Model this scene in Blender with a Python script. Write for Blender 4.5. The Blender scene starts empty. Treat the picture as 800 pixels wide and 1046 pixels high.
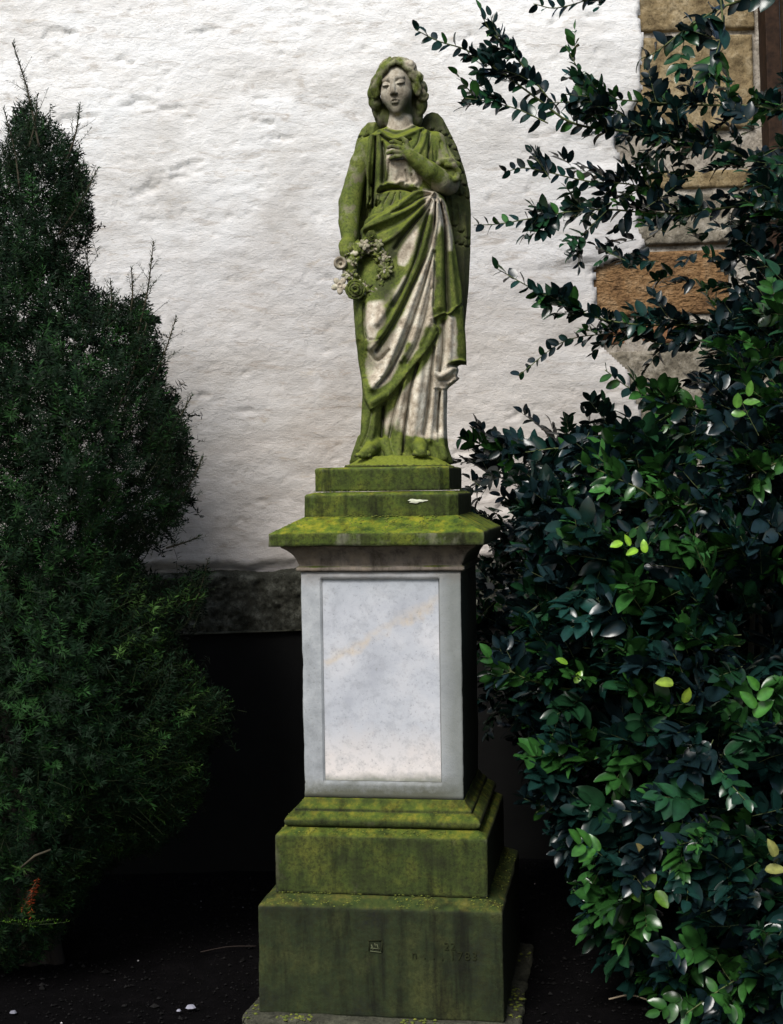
import bpy, math, random
import numpy as np
from mathutils import Matrix, Vector

random.seed(7); RNG = np.random.default_rng(11)
S = bpy.context.scene
COL = S.collection

# ------------------------------------------------------------------ camera
F = 1500.0
CAM = np.array([0.0, -4.6, 1.563])
PIT, YAW, ROL = math.radians(0.96), math.radians(0.39), math.radians(-2.02)
def cam_axes():
    f = np.array([math.sin(YAW), math.cos(YAW), 0]); rt = np.array([math.cos(YAW), -math.sin(YAW), 0]); up = np.array([0, 0, 1.])
    f2 = f*math.cos(PIT)-up*math.sin(PIT); u2 = up*math.cos(PIT)+f*math.sin(PIT)
    return rt*math.cos(ROL)+u2*math.sin(ROL), u2*math.cos(ROL)-rt*math.sin(ROL), f2
RT, UP, FW = cam_axes()
def at(px, py, depth):
    """world point seen at reference pixel (px, py), depth metres in front of the lens"""
    return CAM + depth*(FW + RT*(px-400)/F + UP*(523-py)/F)
def at_y(px, py, Y):
    d = FW + RT*(px-400)/F + UP*(523-py)/F
    return CAM + d*((Y-CAM[1])/d[1])

cd = bpy.data.cameras.new('camera'); cam = bpy.data.objects.new('camera', cd); COL.objects.link(cam)
cd.sensor_fit = 'VERTICAL'; cd.sensor_height = 36; cd.lens = 36*F/1046; cd.clip_end = 500; cd.clip_start = .05
m = Matrix.Identity(4)
for i in range(3):
    m[i][0], m[i][1], m[i][2], m[i][3] = RT[i], UP[i], -FW[i], CAM[i]
cam.matrix_world = m
S.camera = cam

# ------------------------------------------------------------------ helpers
def empty(name, loc=(0, 0, 0), label=None, cat=None, group=None):
    o = bpy.data.objects.new(name, None); COL.objects.link(o); o.location = loc; o.empty_display_size = .1
    tag(o, label, cat, group); return o
def tag(o, label=None, cat=None, group=None, kind=None):
    if label: o['label'] = label
    if cat: o['category'] = cat
    if group: o['group'] = group
    if kind: o['kind'] = kind
    return o
def mesh_np(name, V, Q, mat=None, parent=None, attrs=None, smooth=True, colors=None, link=True):
    """V (n,3), Q (m,k) faces (k = 3 or 4) -> one mesh object"""
    V = np.ascontiguousarray(V, dtype=np.float32); Q = np.ascontiguousarray(Q, dtype=np.int32)
    me = bpy.data.meshes.new(name); k = Q.shape[1]
    me.vertices.add(len(V)); me.vertices.foreach_set('co', V.ravel())
    me.loops.add(Q.size); me.loops.foreach_set('vertex_index', Q.ravel())
    me.polygons.add(len(Q)); me.polygons.foreach_set('loop_start', np.arange(0, Q.size, k, dtype=np.int32))
    me.polygons.foreach_set('loop_total', np.full(len(Q), k, dtype=np.int32))
    me.update(calc_edges=True)
    me.polygons.foreach_set('use_smooth', np.full(len(Q), smooth, dtype=bool))
    for an, av in (attrs or {}).items():
        a = me.attributes.new(an, 'FLOAT', 'POINT'); a.data.foreach_set('value', np.ascontiguousarray(av, dtype=np.float32))
    if colors is not None:
        a = me.attributes.new('tint', 'FLOAT_COLOR', 'POINT')
        c = np.ones((len(V), 4), np.float32); c[:, :3] = colors; a.data.foreach_set('color', c.ravel())
    me.validate()
    o = bpy.data.objects.new(name, me)
    if link: COL.objects.link(o)
    if mat: me.materials.append(mat)
    if parent: o.parent = parent
    return o
class MB:
    """collects polygons into one mesh"""
    def __init__(s): s.v = []; s.f = []
    def add(s, v, f):
        b = len(s.v); s.v += [tuple(p) for p in v]; s.f += [tuple(i+b for i in q) for q in f]; return s
    def box(s, c, h, R=None):
        R = np.eye(3) if R is None else R
        v = [np.array(c)+R@(np.array([a, b, d])*np.array(h)) for a in (-1, 1) for b in (-1, 1) for d in (-1, 1)]
        return s.add(v, [(0, 1, 3, 2), (4, 6, 7, 5), (0, 4, 5, 1), (2, 3, 7, 6), (0, 2, 6, 4), (1, 5, 7, 3)])
    def tube(s, pts, rad, n=6):
        pts = [np.array(p, float) for p in pts]; rad = rad if hasattr(rad, '__len__') else [rad]*len(pts)
        vs = []
        for i, p in enumerate(pts):
            t = pts[min(i+1, len(pts)-1)]-pts[max(i-1, 0)]; t /= np.linalg.norm(t)+1e-9
            a = np.cross(t, [0.3, .2, 1] if abs(t[2]) < .9 else [1, 0, 0]); a /= np.linalg.norm(a); b = np.cross(t, a)
            vs += [p+rad[i]*(a*math.cos(2*math.pi*k/n)+b*math.sin(2*math.pi*k/n)) for k in range(n)]
        fs = [(i*n+k, i*n+(k+1) % n, (i+1)*n+(k+1) % n, (i+1)*n+k) for i in range(len(pts)-1) for k in range(n)]
        fs += [tuple(range(n))[::-1], tuple((len(pts)-1)*n+k for k in range(n))]
        return s.add(vs, fs)
    def build(s, name, mat=None, parent=None, smooth=True, bevel=0):
        me = bpy.data.meshes.new(name); me.from_pydata(s.v, [], s.f); me.update()
        me.polygons.foreach_set('use_smooth', [smooth]*len(me.polygons))
        o = bpy.data.objects.new(name, me); COL.objects.link(o)
        if mat: me.materials.append(mat)
        if parent: o.parent = parent
        if bevel:
            b = o.modifiers.new('bevel', 'BEVEL'); b.width = bevel; b.segments = 2
        return o
def smoothstep(a, b, x):
    t = np.clip((x-a)/(b-a), 0, 1); return t*t*(3-2*t)
def hash3(i, j, k):
    n = (i*374761393 + j*668265263 + k*2147483647*0 + k*1274126177) & 0xffffffff
    n = ((n ^ (n >> 13))*1103515245) & 0xffffffff
    n = ((n ^ (n >> 15))*2246822519) & 0xffffffff
    return ((n ^ (n >> 16)) & 0xffffff)/float(0xffffff)
def vnoise(x, y, z):
    x, y, z = np.broadcast_arrays(np.asarray(x, float), y, z)
    xi, yi, zi = np.floor(x).astype(np.int64), np.floor(y).astype(np.int64), np.floor(z).astype(np.int64)
    u, v, w = x-xi, y-yi, z-zi
    u, v, w = u*u*(3-2*u), v*v*(3-2*v), w*w*(3-2*w)
    r = 0
    for a in (0, 1):
        for b in (0, 1):
            for c in (0, 1):
                r = r + hash3(xi+a, yi+b, zi+c)*(u if a else 1-u)*(v if b else 1-v)*(w if c else 1-w)
    return r*2-1
def fbm(x, y, z, o=4):
    r = 0; a = 1; t = 0
    for i in range(o):
        r = r+a*vnoise(x*2**i+17.3*i, y*2**i+5.1*i, z*2**i+9.7*i); t += a; a *= .5
    return r/t
def spline(P, n=8):
    P = np.array(P, float)
    if len(P) < 3: 
        t = np.linspace(0, 1, n+1)[:, None]; return P[0]*(1-t)+P[-1]*t
    Q = np.vstack([2*P[0]-P[1], P, 2*P[-1]-P[-2]]); out = []
    for i in range(1, len(Q)-2):
        p0, p1, p2, p3 = Q[i-1:i+3]
        for t in np.linspace(0, 1, n, endpoint=False):
            out.append(.5*((2*p1)+(-p0+p2)*t+(2*p0-5*p1+4*p2-p3)*t*t+(-p0+3*p1-3*p2+p3)*t**3))
    out.append(Q[-2]); return np.array(out)

# ------------------------------------------------------------------ materials
class NT:
    def __init__(s, name):
        s.m = bpy.data.materials.new(name); s.m.use_nodes = True; s.t = s.m.node_tree; s.n = s.t.nodes; s.n.clear()
        s.out = s.n.new('ShaderNodeOutputMaterial'); s.b = s.n.new('ShaderNodeBsdfPrincipled')
        s.l(s.b.outputs[0], s.out.inputs[0]); s.co = s.n.new('ShaderNodeNewGeometry').outputs['Position']
        s._obj = None
    def l(s, a, b): s.t.links.new(a, b)
    def obj(s):
        if s._obj is None: s._obj = s.n.new('ShaderNodeTexCoord').outputs['Object']
        return s._obj
    def set(s, name, v):
        i = s.b.inputs[name]
        if isinstance(v, bpy.types.NodeSocket): s.l(v, i)
        else: i.default_value = (*v, 1) if hasattr(v, '__len__') and len(v) == 3 else v
    def noise(s, scale, detail=6, rough=.6, vec=None, stretch=None, dist=0):
        n = s.n.new('ShaderNodeTexNoise'); n.inputs['Scale'].default_value = scale; n.inputs['Detail'].default_value = detail
        n.inputs['Roughness'].default_value = rough; n.inputs['Distortion'].default_value = dist
        v = vec or s.co
        if stretch:
            mp = s.n.new('ShaderNodeMapping'); mp.inputs['Scale'].default_value = stretch; s.l(v, mp.inputs[0]); v = mp.outputs[0]
        s.l(v, n.inputs['Vector']); return n.outputs['Fac']
    def vor(s, scale, feature='F1', stretch=None):
        n = s.n.new('ShaderNodeTexVoronoi'); n.inputs['Scale'].default_value = scale; n.feature = feature
        v = s.co
        if stretch:
            mp = s.n.new('ShaderNodeMapping'); mp.inputs['Scale'].default_value = stretch; s.l(v, mp.inputs[0]); v = mp.outputs[0]
        s.l(v, n.inputs['Vector']); return n.outputs['Distance']
    def ramp(s, fac, stops):
        r = s.n.new('ShaderNodeValToRGB'); e = r.color_ramp.elements
        while len(e) > 1: e.remove(e[-1])
        for i, (p, c) in enumerate(stops):
            q = e[0] if i == 0 else e.new(p); q.position = p
            c = (c, c, c) if not hasattr(c, '__len__') else c; q.color = (*c, 1)
        s.l(fac, r.inputs[0]); return r.outputs[0]
    def mix(s, fac, a, b, mode='MIX'):
        n = s.n.new('ShaderNodeMix'); n.data_type = 'RGBA'; n.blend_type = mode
        for v, i in ((fac, 0), (a, 6), (b, 7)):
            if isinstance(v, bpy.types.NodeSocket): s.l(v, n.inputs[i])
            else: n.inputs[i].default_value = v if i == 0 else (*v, 1)
        return n.outputs[2]
    def math(s, op, a, b=0, clamp=False):
        n = s.n.new('ShaderNodeMath'); n.operation = op; n.use_clamp = clamp
        for v, i in ((a, 0), (b, 1)):
            if isinstance(v, bpy.types.NodeSocket): s.l(v, n.inputs[i])
            else: n.inputs[i].default_value = v
        return n.outputs[0]
    def attr(s, name, out='Fac'):
        n = s.n.new('ShaderNodeAttribute'); n.attribute_name = name; return n.outputs[out]
    def sep(s, v, k):
        n = s.n.new('ShaderNodeSeparateXYZ'); s.l(v, n.inputs[0]); return n.outputs[k]
    def normal(s, k):
        g = s.n.new('ShaderNodeNewGeometry'); return s.sep(g.outputs['Normal'], k)
    def point(s):
        return s.n.new('ShaderNodeNewGeometry').outputs['Pointiness']
    def bump(s, h, strength=.5, dist=.01, prev=None):
        n = s.n.new('ShaderNodeBump'); n.inputs['Strength'].default_value = strength; n.inputs['Distance'].default_value = dist
        s.l(h, n.inputs['Height'])
        if prev: s.l(prev, n.inputs['Normal'])
        return n.outputs[0]
MOSS_D, MOSS_M, MOSS_Y = (.018, .030, .004), (.075, .115, .008), (.20, .20, .012)

def mat_statue():
    t = NT('weathered_mossy_marble'); ob = t.obj()
    n1 = t.noise(26, 8, .65, ob); n2 = t.noise(150, 5, .7, ob); n3 = t.noise(9, 4, .6, ob)
    stone = t.ramp(n1, [(.28, (.13, .105, .075)), (.45, (.36, .31, .24)), (.62, (.57, .53, .44)), (.8, (.66, .65, .59))])
    stone = t.mix(t.math('MULTIPLY', t.ramp(n2, [(.3, 1), (.5, 0)]), .55), stone, (.12, .10, .07))
    moss = t.ramp(n1, [(.27, (.020, .023, .005)), (.48, (.066, .090, .012)), (.66, (.115, .132, .026)), (.85, (.23, .22, .09))])
    moss = t.mix(t.math('MULTIPLY', t.ramp(n2, [(.35, 1), (.52, 0)]), .7), moss, (.02, .026, .006))
    up = t.ramp(t.normal(2), [(.35, 0), (.85, 1)])
    moss = t.mix(t.math('MULTIPLY', up, .6), moss, (.15, .175, .012))
    a = t.attr('moss')
    w = t.math('ADD', a, t.math('MULTIPLY', t.math('SUBTRACT', n1, .5), 1.5))
    w = t.math('ADD', w, t.math('MULTIPLY', t.math('SUBTRACT', n3, .5), .7))
    w = t.ramp(w, [(.20, 0), (.42, .35), (.80, 1)])
    col = t.mix(w, stone, moss)
    g = t.attr('grime_shade')  # grime together with painted shade
    col = t.mix(t.math('MULTIPLY', g, .85), col, (.022, .022, .014))
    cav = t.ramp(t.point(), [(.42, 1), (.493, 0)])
    col = t.mix(t.math('MULTIPLY', cav, .85), col, (.018, .016, .008))  # dirt in creases, darkened further as painted shadow
    hi = t.ramp(t.point(), [(.52, 0), (.60, 1)])
    col = t.mix(t.math('MULTIPLY', hi, .25), col, (.45, .42, .30))
    t.set('Base Color', col); t.set('Roughness', .85); t.set('Specular IOR Level', .25)
    b = t.bump(n2, .5, .003); b = t.bump(n1, .35, .006, b); t.set('Normal', b)
    return t.m
def mat_pedestal(name, moss, pale=(.42, .42, .40), low=0.0, dark=1.0):
    """moss 0..1 cover; pale = the clean stone"""
    t = NT(name)
    n1 = t.noise(7, 8, .65); n2 = t.noise(90, 6, .75); n3 = t.noise(3.1, 5, .6, stretch=(2.2, 2.2, .7)); n4 = t.noise(30, 6, .7)
    st = t.ramp(n4, [(.3, tuple(c*.5 for c in pale)), (.5, tuple(c*.85 for c in pale)), (.7, pale)])
    st = t.mix(t.ramp(n3, [(.4, 0), (.65, .35)]), st, (.16, .12, .09))
    ms = t.ramp(n1, [(.30, (.022*dark, .026*dark, .006)), (.5, (.050*dark, .074*dark, .008)), (.68, (.115*dark, .13*dark, .012))])
    ms = t.mix(t.ramp(n2, [(.38, .75), (.55, 0)]), ms, (.012, .014, .004))
    up = t.ramp(t.normal(2), [(.25, 0), (.8, 1)])
    yl = t.ramp(t.noise(22, 6, .7), [(.35, (.018*dark+.012, .04*dark+.02, .006)), (.50, (.10*dark, .14*dark, .008)), (.64, (.24*dark, .23*dark, .012)), (.8, (.26*dark, .30*dark, .16*dark))])
    ms = t.mix(t.math('MULTIPLY', up, .85), ms, yl)
    w = t.math('ADD', t.math('MULTIPLY', t.math('SUBTRACT', n3, .5), 1.6), moss)
    w = t.math('ADD', w, t.math('MULTIPLY', up, .5))
    w = t.math('ADD', w, t.math('MULTIPLY', t.math('SUBTRACT', n4, .5), .5))
    if low:   # more moss low down on this block (rising damp)
        w = t.math('ADD', w, t.math('MULTIPLY', t.ramp(t.math('MULTIPLY', t.sep(t.co, 2), 1), [(low, 1), (low+.09, 0)]), .7))
    w = t.ramp(w, [(.30, 0), (.62, 1)])
    col = t.mix(w, st, ms)
    sk = t.noise(2.2, 6, .7, stretch=(9, 9, .9)); col = t.mix(1.0, col, t.ramp(sk, [(.34, (.38, .36, .33)), (.50, (1, 1, 1)), (.66, (1.35, 1.3, 1.2))]), 'MULTIPLY')
    # the side turned from the light is painted near black, its shade put in with the moss
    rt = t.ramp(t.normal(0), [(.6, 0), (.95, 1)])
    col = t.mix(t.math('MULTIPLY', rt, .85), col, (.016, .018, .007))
    cav = t.ramp(t.point(), [(.42, 1), (.49, 0)]); col = t.mix(t.math('MULTIPLY', cav, .7), col, (.02, .02, .01))
    hi = t.ramp(t.math('ADD', t.point(), t.math('MULTIPLY', t.math('SUBTRACT', n2, .5), .06)), [(.53, 0), (.60, 1)]); col = t.mix(t.math('MULTIPLY', hi, .35), col, (.20*dark, .21*dark, .15*dark))
    t.set('Base Color', col); t.set('Roughness', .88); t.set('Specular IOR Level', .2)
    b = t.bump(n2, .45, .004); b = t.bump(n4, .4, .008, b); t.set('Normal', b); return t.m
def mat_panel():
    t = NT('pale_marble'); ob = t.co
    n1 = t.noise(5, 6, .6); n2 = t.noise(120, 5, .7); n3 = t.noise(18, 5, .6)
    c = t.ramp(n1, [(.3, (.25, .265, .30)), (.5, (.345, .36, .395)), (.7, (.44, .44, .46))])
    z = t.sep(ob, 2); x = t.sep(ob, 0)
    # diagonal ochre vein
    d = t.math('SUBTRACT', t.math('SUBTRACT', z, 1.14), t.math('MULTIPLY', x, .53))
    d = t.math('ADD', d, t.math('MULTIPLY', t.math('SUBTRACT', n3, .5), .10))
    d = t.math('ABSOLUTE', d)
    c = t.mix(t.math('MULTIPLY', t.ramp(d, [(.002, 1), (.026, 0)]), t.math('MULTIPLY', t.ramp(n3, [(.3, 0), (.6, .65)]), 1)), c, (.42, .34, .24))
    # warm lower half, grey top
    c = t.mix(t.math('MULTIPLY', t.ramp(t.math('ADD', z, t.math('MULTIPLY', t.math('SUBTRACT', n1, .5), .35)), [(.72, 1), (.86, 0)]), .45), c, (.74, .64, .56))
    c = t.mix(t.math('MULTIPLY', t.ramp(t.math('MULTIPLY', t.math('ADD', z, t.math('MULTIPLY', n3, .06)), .5), [(.62, 0), (.668, 1)]), .55), c, (.28, .31, .34))
    c = t.mix(t.ramp(t.math('ADD', z, t.math('MULTIPLY', n3, -.05)), [(.665, .9), (.69, 0)]), c, (.12, .13, .10))
    c = t.mix(t.ramp(n2, [(.30, .7), (.40, 0)]), c, (.15, .15, .15)); c = t.mix(t.math('MULTIPLY', t.ramp(t.noise(30, 9, .8), [(.40, 1), (.52, 0)]), .30), c, (.17, .18, .19))
    t.set('Base Color', c); t.set('Roughness', .6); t.set('Normal', t.bump(n2, .25, .002)); return t.m
def mat_shaft():
    t = NT('weathered_shaft_stone')
    n1 = t.noise(6, 7, .65); n2 = t.noise(130, 6, .75); n4 = t.noise(34, 6, .7)
    c = t.ramp(n1, [(.3, (.15, .16, .17)), (.5, (.26, .275, .29)), (.7, (.38, .395, .41))])
    c = t.mix(t.ramp(n2, [(.32, .5), (.44, 0)]), c, (.12, .12, .11))
    z = t.sep(t.co, 2); x = t.sep(t.co, 0)
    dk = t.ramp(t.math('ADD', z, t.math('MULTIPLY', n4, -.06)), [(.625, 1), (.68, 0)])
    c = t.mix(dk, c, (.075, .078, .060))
    c = t.mix(t.math('MULTIPLY', t.ramp(t.math('ADD', x, t.math('MULTIPLY', t.math('SUBTRACT', n1, .5), .1)), [(.13, 0), (.20, 1)]), .8), c, (.115, .125, .115))
    gl = t.ramp(t.math('ADD', t.math('MULTIPLY', z, -1), t.math('MULTIPLY', n4, -.1)), [(0, 0), (1, 0)])
    w = t.ramp(t.math('MULTIPLY', t.math('ADD', z, t.math('MULTIPLY', n4, .08)), .5), [(.655, 0), (.69, .6)])
    c = t.mix(w, c, (.20, .16, .13))
    rt = t.ramp(t.normal(0), [(.6, 0), (.95, 1)]); c = t.mix(t.math('MULTIPLY', rt, .9), c, (.014, .017, .008))  # right face painted near black for its shade
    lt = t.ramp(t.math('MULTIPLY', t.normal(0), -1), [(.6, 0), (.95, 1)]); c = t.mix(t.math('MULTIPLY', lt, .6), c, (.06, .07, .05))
    cav = t.ramp(t.point(), [(.42, 1), (.49, 0)]); c = t.mix(t.math('MULTIPLY', cav, .6), c, (.05, .035, .02))
    t.set('Base Color', c); t.set('Roughness', .85); t.set('Specular IOR Level', .2)
    t.set('Normal', t.bump(n4, .3, .004, t.bump(n2, .4, .003))); return t.m
def mat_plaster():
    t = NT('whitewashed_plaster')
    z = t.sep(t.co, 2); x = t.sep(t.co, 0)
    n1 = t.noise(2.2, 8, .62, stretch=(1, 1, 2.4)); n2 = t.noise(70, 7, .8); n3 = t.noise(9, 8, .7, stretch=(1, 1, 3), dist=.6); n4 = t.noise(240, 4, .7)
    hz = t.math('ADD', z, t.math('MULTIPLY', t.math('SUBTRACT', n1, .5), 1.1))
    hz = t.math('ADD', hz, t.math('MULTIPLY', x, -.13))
    c = t.ramp(t.math('MULTIPLY', hz, .25), [(.30, (.58, .535, .495)), (.38, (.54, .505, .475)), (.48, (.48, .46, .44)), (.60, (.49, .48, .475)), (.74, (.61, .61, .61)), (.88, (.74, .745, .75))])  # staining, plus the upper wall's brighter light put into the colour
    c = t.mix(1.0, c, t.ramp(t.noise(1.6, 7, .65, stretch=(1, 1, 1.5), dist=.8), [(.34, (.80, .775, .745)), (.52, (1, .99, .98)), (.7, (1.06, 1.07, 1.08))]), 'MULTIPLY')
    st = t.ramp(n3, [(.28, 1), (.40, 0)])
    c = t.mix(t.math('MULTIPLY', st, .5), c, (.36, .29, .20)); c = t.mix(t.math('MULTIPLY', t.ramp(t.noise(5, 10, .8, stretch=(1, 1, 4.5), dist=.6), [(.38, 1), (.45, 0)]), .4), c, (.24, .19, .14))
    c = t.mix(t.math('MULTIPLY', t.ramp(n2, [(.26, 1), (.40, 0)]), .55), c, (.22, .19, .17))
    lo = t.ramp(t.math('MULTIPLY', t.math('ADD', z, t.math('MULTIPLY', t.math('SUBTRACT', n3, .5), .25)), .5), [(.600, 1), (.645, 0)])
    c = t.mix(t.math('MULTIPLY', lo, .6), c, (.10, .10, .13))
    cav = t.ramp(t.point(), [(.22, 1), (.40, 0)]); c = t.mix(t.math('MULTIPLY', cav, .5), c, (.24, .19, .14))
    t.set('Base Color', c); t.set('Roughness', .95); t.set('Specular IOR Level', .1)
    b = t.bump(n4, .5, .0011); b = t.bump(n2, .8, .0060, b); b = t.bump(t.noise(26, 8, .75, stretch=(1, 1, 2.6), dist=.5), .6, .010, b); t.set('Normal', b); return t.m
def mat_rock(name, c0, c1, c2, scale=1, bump=.8, tool=False):
    t = NT(name); n1 = t.noise(12*scale, 8, .7); n2 = t.noise(75*scale, 6, .75); v = t.vor(60*scale)
    c = t.ramp(n1, [(.3, c0), (.5, c1), (.7, c2)])
    c = t.mix(t.ramp(n2, [(.34, .7), (.5, 0)]), c, tuple(k*.25 for k in c0))
    c = t.mix(t.ramp(n2, [(.62, 0), (.72, .5)]), c, tuple(min(.8, k*1.8) for k in c2))
    t.set('Base Color', c); t.set('Roughness', .95); t.set('Specular IOR Level', .15)
    b = t.bump(n2, bump, .005)
    if tool:
        w = t.noise(38, 3, .6, stretch=(.8, 1, 1.6), dist=.4); b = t.bump(w, .9, .025, b)
    t.set('Normal', t.bump(n1, bump, .02, b)); return t.m
def mat_leaf(name, base, rough=.32, spec=.5, sub=0):
    t = NT(name); c = t.attr('tint', 'Color')
    n = t.noise(60, 3, .6); c2 = t.mix(t.ramp(n, [(.35, .35), (.6, 0)]), c, tuple(k*.4 for k in base))
    bk = t.n.new('ShaderNodeNewGeometry').outputs['Backfacing']
    c2 = t.mix(t.math('MULTIPLY', bk, .5), c2, t.mix(1.0, c2, (1.25, 1.3, 1.2), 'MULTIPLY'))
    t.set('Base Color', c2); t.set('Roughness', rough); t.set('Specular IOR Level', spec)
    tr = t.n.new('ShaderNodeBsdfTranslucent'); t.l(c2, tr.inputs[0]); mx = t.n.new('ShaderNodeMixShader'); mx.inputs[0].default_value = .12
    t.l(t.b.outputs[0], mx.inputs[1]); t.l(tr.outputs[0], mx.inputs[2]); t.l(mx.outputs[0], t.out.inputs[0])
    return t.m
def mat_bark(name='bark', c=(.055, .045, .03)):
    t = NT(name); n = t.noise(60, 5, .7); t.set('Base Color', t.ramp(n, [(.3, tuple(k*.4 for k in c)), (.7, c)])); t.set('Roughness', .85)
    t.set('Normal', t.bump(n, .5, .004)); return t.m
def mat_plain(name, c, rough=.8, metal=0, scale=40, var=.5):
    t = NT(name); n = t.noise(scale, 5, .7); t.set('Base Color', t.ramp(n, [(.3, tuple(k*(1-var) for k in c)), (.7, c)])); t.set('Roughness', rough); t.set('Specular IOR Level', .5 if metal else .12)
    t.set('Metallic', metal); t.set('Normal', t.bump(n, .3, .003)); return t.m
def mat_soil():
    t = NT('dark_soil'); n1 = t.noise(14, 8, .75); n2 = t.noise(110, 6, .8)
    c = t.ramp(n1, [(.3, (.0012, .001, .0012)), (.55, (.0028, .0024, .0028)), (.75, (.006, .005, .0056))])
    c = t.mix(t.ramp(n2, [(.64, 0), (.76, .6)]), c, (.02, .018, .02))
    t.set('Base Color', c); t.set('Roughness', .95); t.set('Specular IOR Level', .04)
    t.set('Normal', t.bump(n1, .8, .03, t.bump(n2, .8, .01))); return t.m

# ------------------------------------------------------------------ signed-distance sculpting
class Grid:
    def __init__(s, lo, hi, vox):
        s.lo = np.array(lo, float); s.v = vox; s.n = np.ceil((np.array(hi)-s.lo)/vox).astype(int)+1
        s.F = np.full(s.n, 60., np.float32); s.I = np.zeros(s.n, np.uint8)
    def box(s, lo, hi):
        a = np.clip(np.floor((np.array(lo)-s.lo)/s.v).astype(int), 0, s.n); b = np.clip(np.ceil((np.array(hi)-s.lo)/s.v).astype(int)+1, 0, s.n)
        sl = tuple(slice(p, q) for p, q in zip(a, b))
        ax = [(np.arange(p, q)*s.v+l).astype(np.float32) for p, q, l in zip(a, b, s.lo)]
        return sl, ax[0][:, None, None], ax[1][None, :, None], ax[2][None, None, :]
    def put(s, sl, d, k, idn, op):
        Fv = s.F[sl]
        if d.size == 0: return
        if op == '+':
            if idn is not None: s.I[sl] = np.where(d < Fv, idn, s.I[sl])
            if k > 0:
                h = np.clip(.5+.5*(Fv-d)/k, 0, 1); s.F[sl] = Fv*(1-h)+d*h-k*h*(1-h)
            else: s.F[sl] = np.minimum(Fv, d)
        else:
            if k > 0:
                h = np.clip(.5-.5*(Fv+d)/k, 0, 1); s.F[sl] = Fv*(1-h)-d*h+k*h*(1-h)
            else: s.F[sl] = np.maximum(Fv, -d)
    def cone(s, a, b, ra, rb, k=3, idn=None, op='+', fy=1.0, pad=12):
        a = np.array(a, float); b = np.array(b, float); r = max(ra, rb)+pad
        sl, X, Y, Z = s.box(np.minimum(a, b)-r, np.maximum(a, b)+r)
        ab = b-a; L = ab@ab+1e-9
        t = np.clip(((X-a[0])*ab[0]+(Y-a[1])*ab[1]+(Z-a[2])*ab[2])/L, 0, 1)
        d = np.sqrt((X-a[0]-ab[0]*t)**2+((Y-a[1]-ab[1]*t)*fy)**2+(Z-a[2]-ab[2]*t)**2)-(ra+(rb-ra)*t)
        s.put(sl, d.astype(np.float32), k, idn, op); return s
    def chain(s, P, R, k=3, idn=None, op='+', **kw):
        for i in range(len(P)-1): s.cone(P[i], P[i+1], R[i], R[i+1], k if i == 0 else min(k, 1.5), idn, op, **kw)
        return s
    def ell(s, c, r, k=3, idn=None, op='+', M=None, pad=12):
        c = np.array(c, float); r = np.array(r, float); R = max(r)+pad
        sl, X, Y, Z = s.box(c-R, c+R); x, y, z = X-c[0], Y-c[1], Z-c[2]
        if M is not None:
            x, y, z = [M[0, i]*x+M[1, i]*y+M[2, i]*z for i in range(3)]
        k0 = np.sqrt((x/r[0])**2+(y/r[1])**2+(z/r[2])**2); k1 = np.sqrt((x/r[0]**2)**2+(y/r[1]**2)**2+(z/r[2]**2)**2)
        s.put(sl, (k0*(k0-1)/(k1+1e-6)).astype(np.float32), k, idn, op); return s
    def torus(s, c, R, r, rx=1, rz=1, k=2, idn=None, op='+'):
        c = np.array(c, float); q = R*max(rx, rz)+r+8
        sl, X, Y, Z = s.box(c-[q, r+8, q], c+[q, r+8, q])
        a = np.sqrt(((X-c[0])/rx)**2+((Z-c[2])/rz)**2)-R
        s.put(sl, (np.sqrt(a*a+(Y-c[1])**2)-r).astype(np.float32), k, idn, op); return s
    def nets(s):
        Fg = s.F; I = Fg < 0
        c = I[:-1, :-1, :-1].astype(np.uint8)
        for dx in (0, 1):
            for dy in (0, 1):
                for dz in (0, 1):
                    if dx+dy+dz: c = c+I[dx:I.shape[0]-1+dx, dy:I.shape[1]-1+dy, dz:I.shape[2]-1+dz]
        act = (c > 0) & (c < 8); ids = np.full(act.shape, -1, np.int32); idx = np.argwhere(act); ids[act] = np.arange(len(idx))
        acc = np.zeros((len(idx), 3)); cnt = np.zeros(len(idx))
        i, j, k = idx.T
        for ax in range(3):
            o = [q for q in range(3) if q != ax]
            for u in (0, 1):
                for w in (0, 1):
                    off = [0, 0, 0]; off[o[0]] = u; off[o[1]] = w
                    f0 = Fg[i+off[0], j+off[1], k+off[2]]; off2 = off[:]; off2[ax] = 1
                    f1 = Fg[i+off2[0], j+off2[1], k+off2[2]]
                    mk = (f0 < 0) != (f1 < 0); t = np.where(mk, f0/np.where(mk, f0-f1, 1), 0)
                    p = np.tile(np.array(off, float), (len(idx), 1)); p[:, ax] = t
                    acc[mk] += p[mk]; cnt[mk] += 1
        V = (idx+acc/cnt[:, None])*s.v+s.lo
        quads = []
        for ax in range(3):
            o = [q for q in range(3) if q != ax]
            A = I.take(range(0, I.shape[ax]-1), ax); B = I.take(range(1, I.shape[ax]), ax)
            e = np.argwhere(A != B); 
            ok = (e[:, o[0]] > 0) & (e[:, o[1]] > 0) & (e[:, o[0]] < I.shape[o[0]]-1) & (e[:, o[1]] < I.shape[o[1]]-1)
            e = e[ok]; ins = I[tuple(e.T)]
            def g(a, b):
                q = e.copy(); q[:, o[0]] += a; q[:, o[1]] += b; return ids[tuple(q.T)]
            q = np.stack([g(-1, -1), g(0, -1), g(0, 0), g(-1, 0)], 1)
            if ax == 1: ins = ~ins
            q[~ins] = q[~ins][:, ::-1]; quads.append(q)
        Q = np.vstack(quads); Q = Q[(Q >= 0).all(1)]
        gi = np.clip(np.round((V-s.lo)/s.v).astype(int), 0, s.n-1)
        return V, Q, s.I[tuple(gi.T)]
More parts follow.
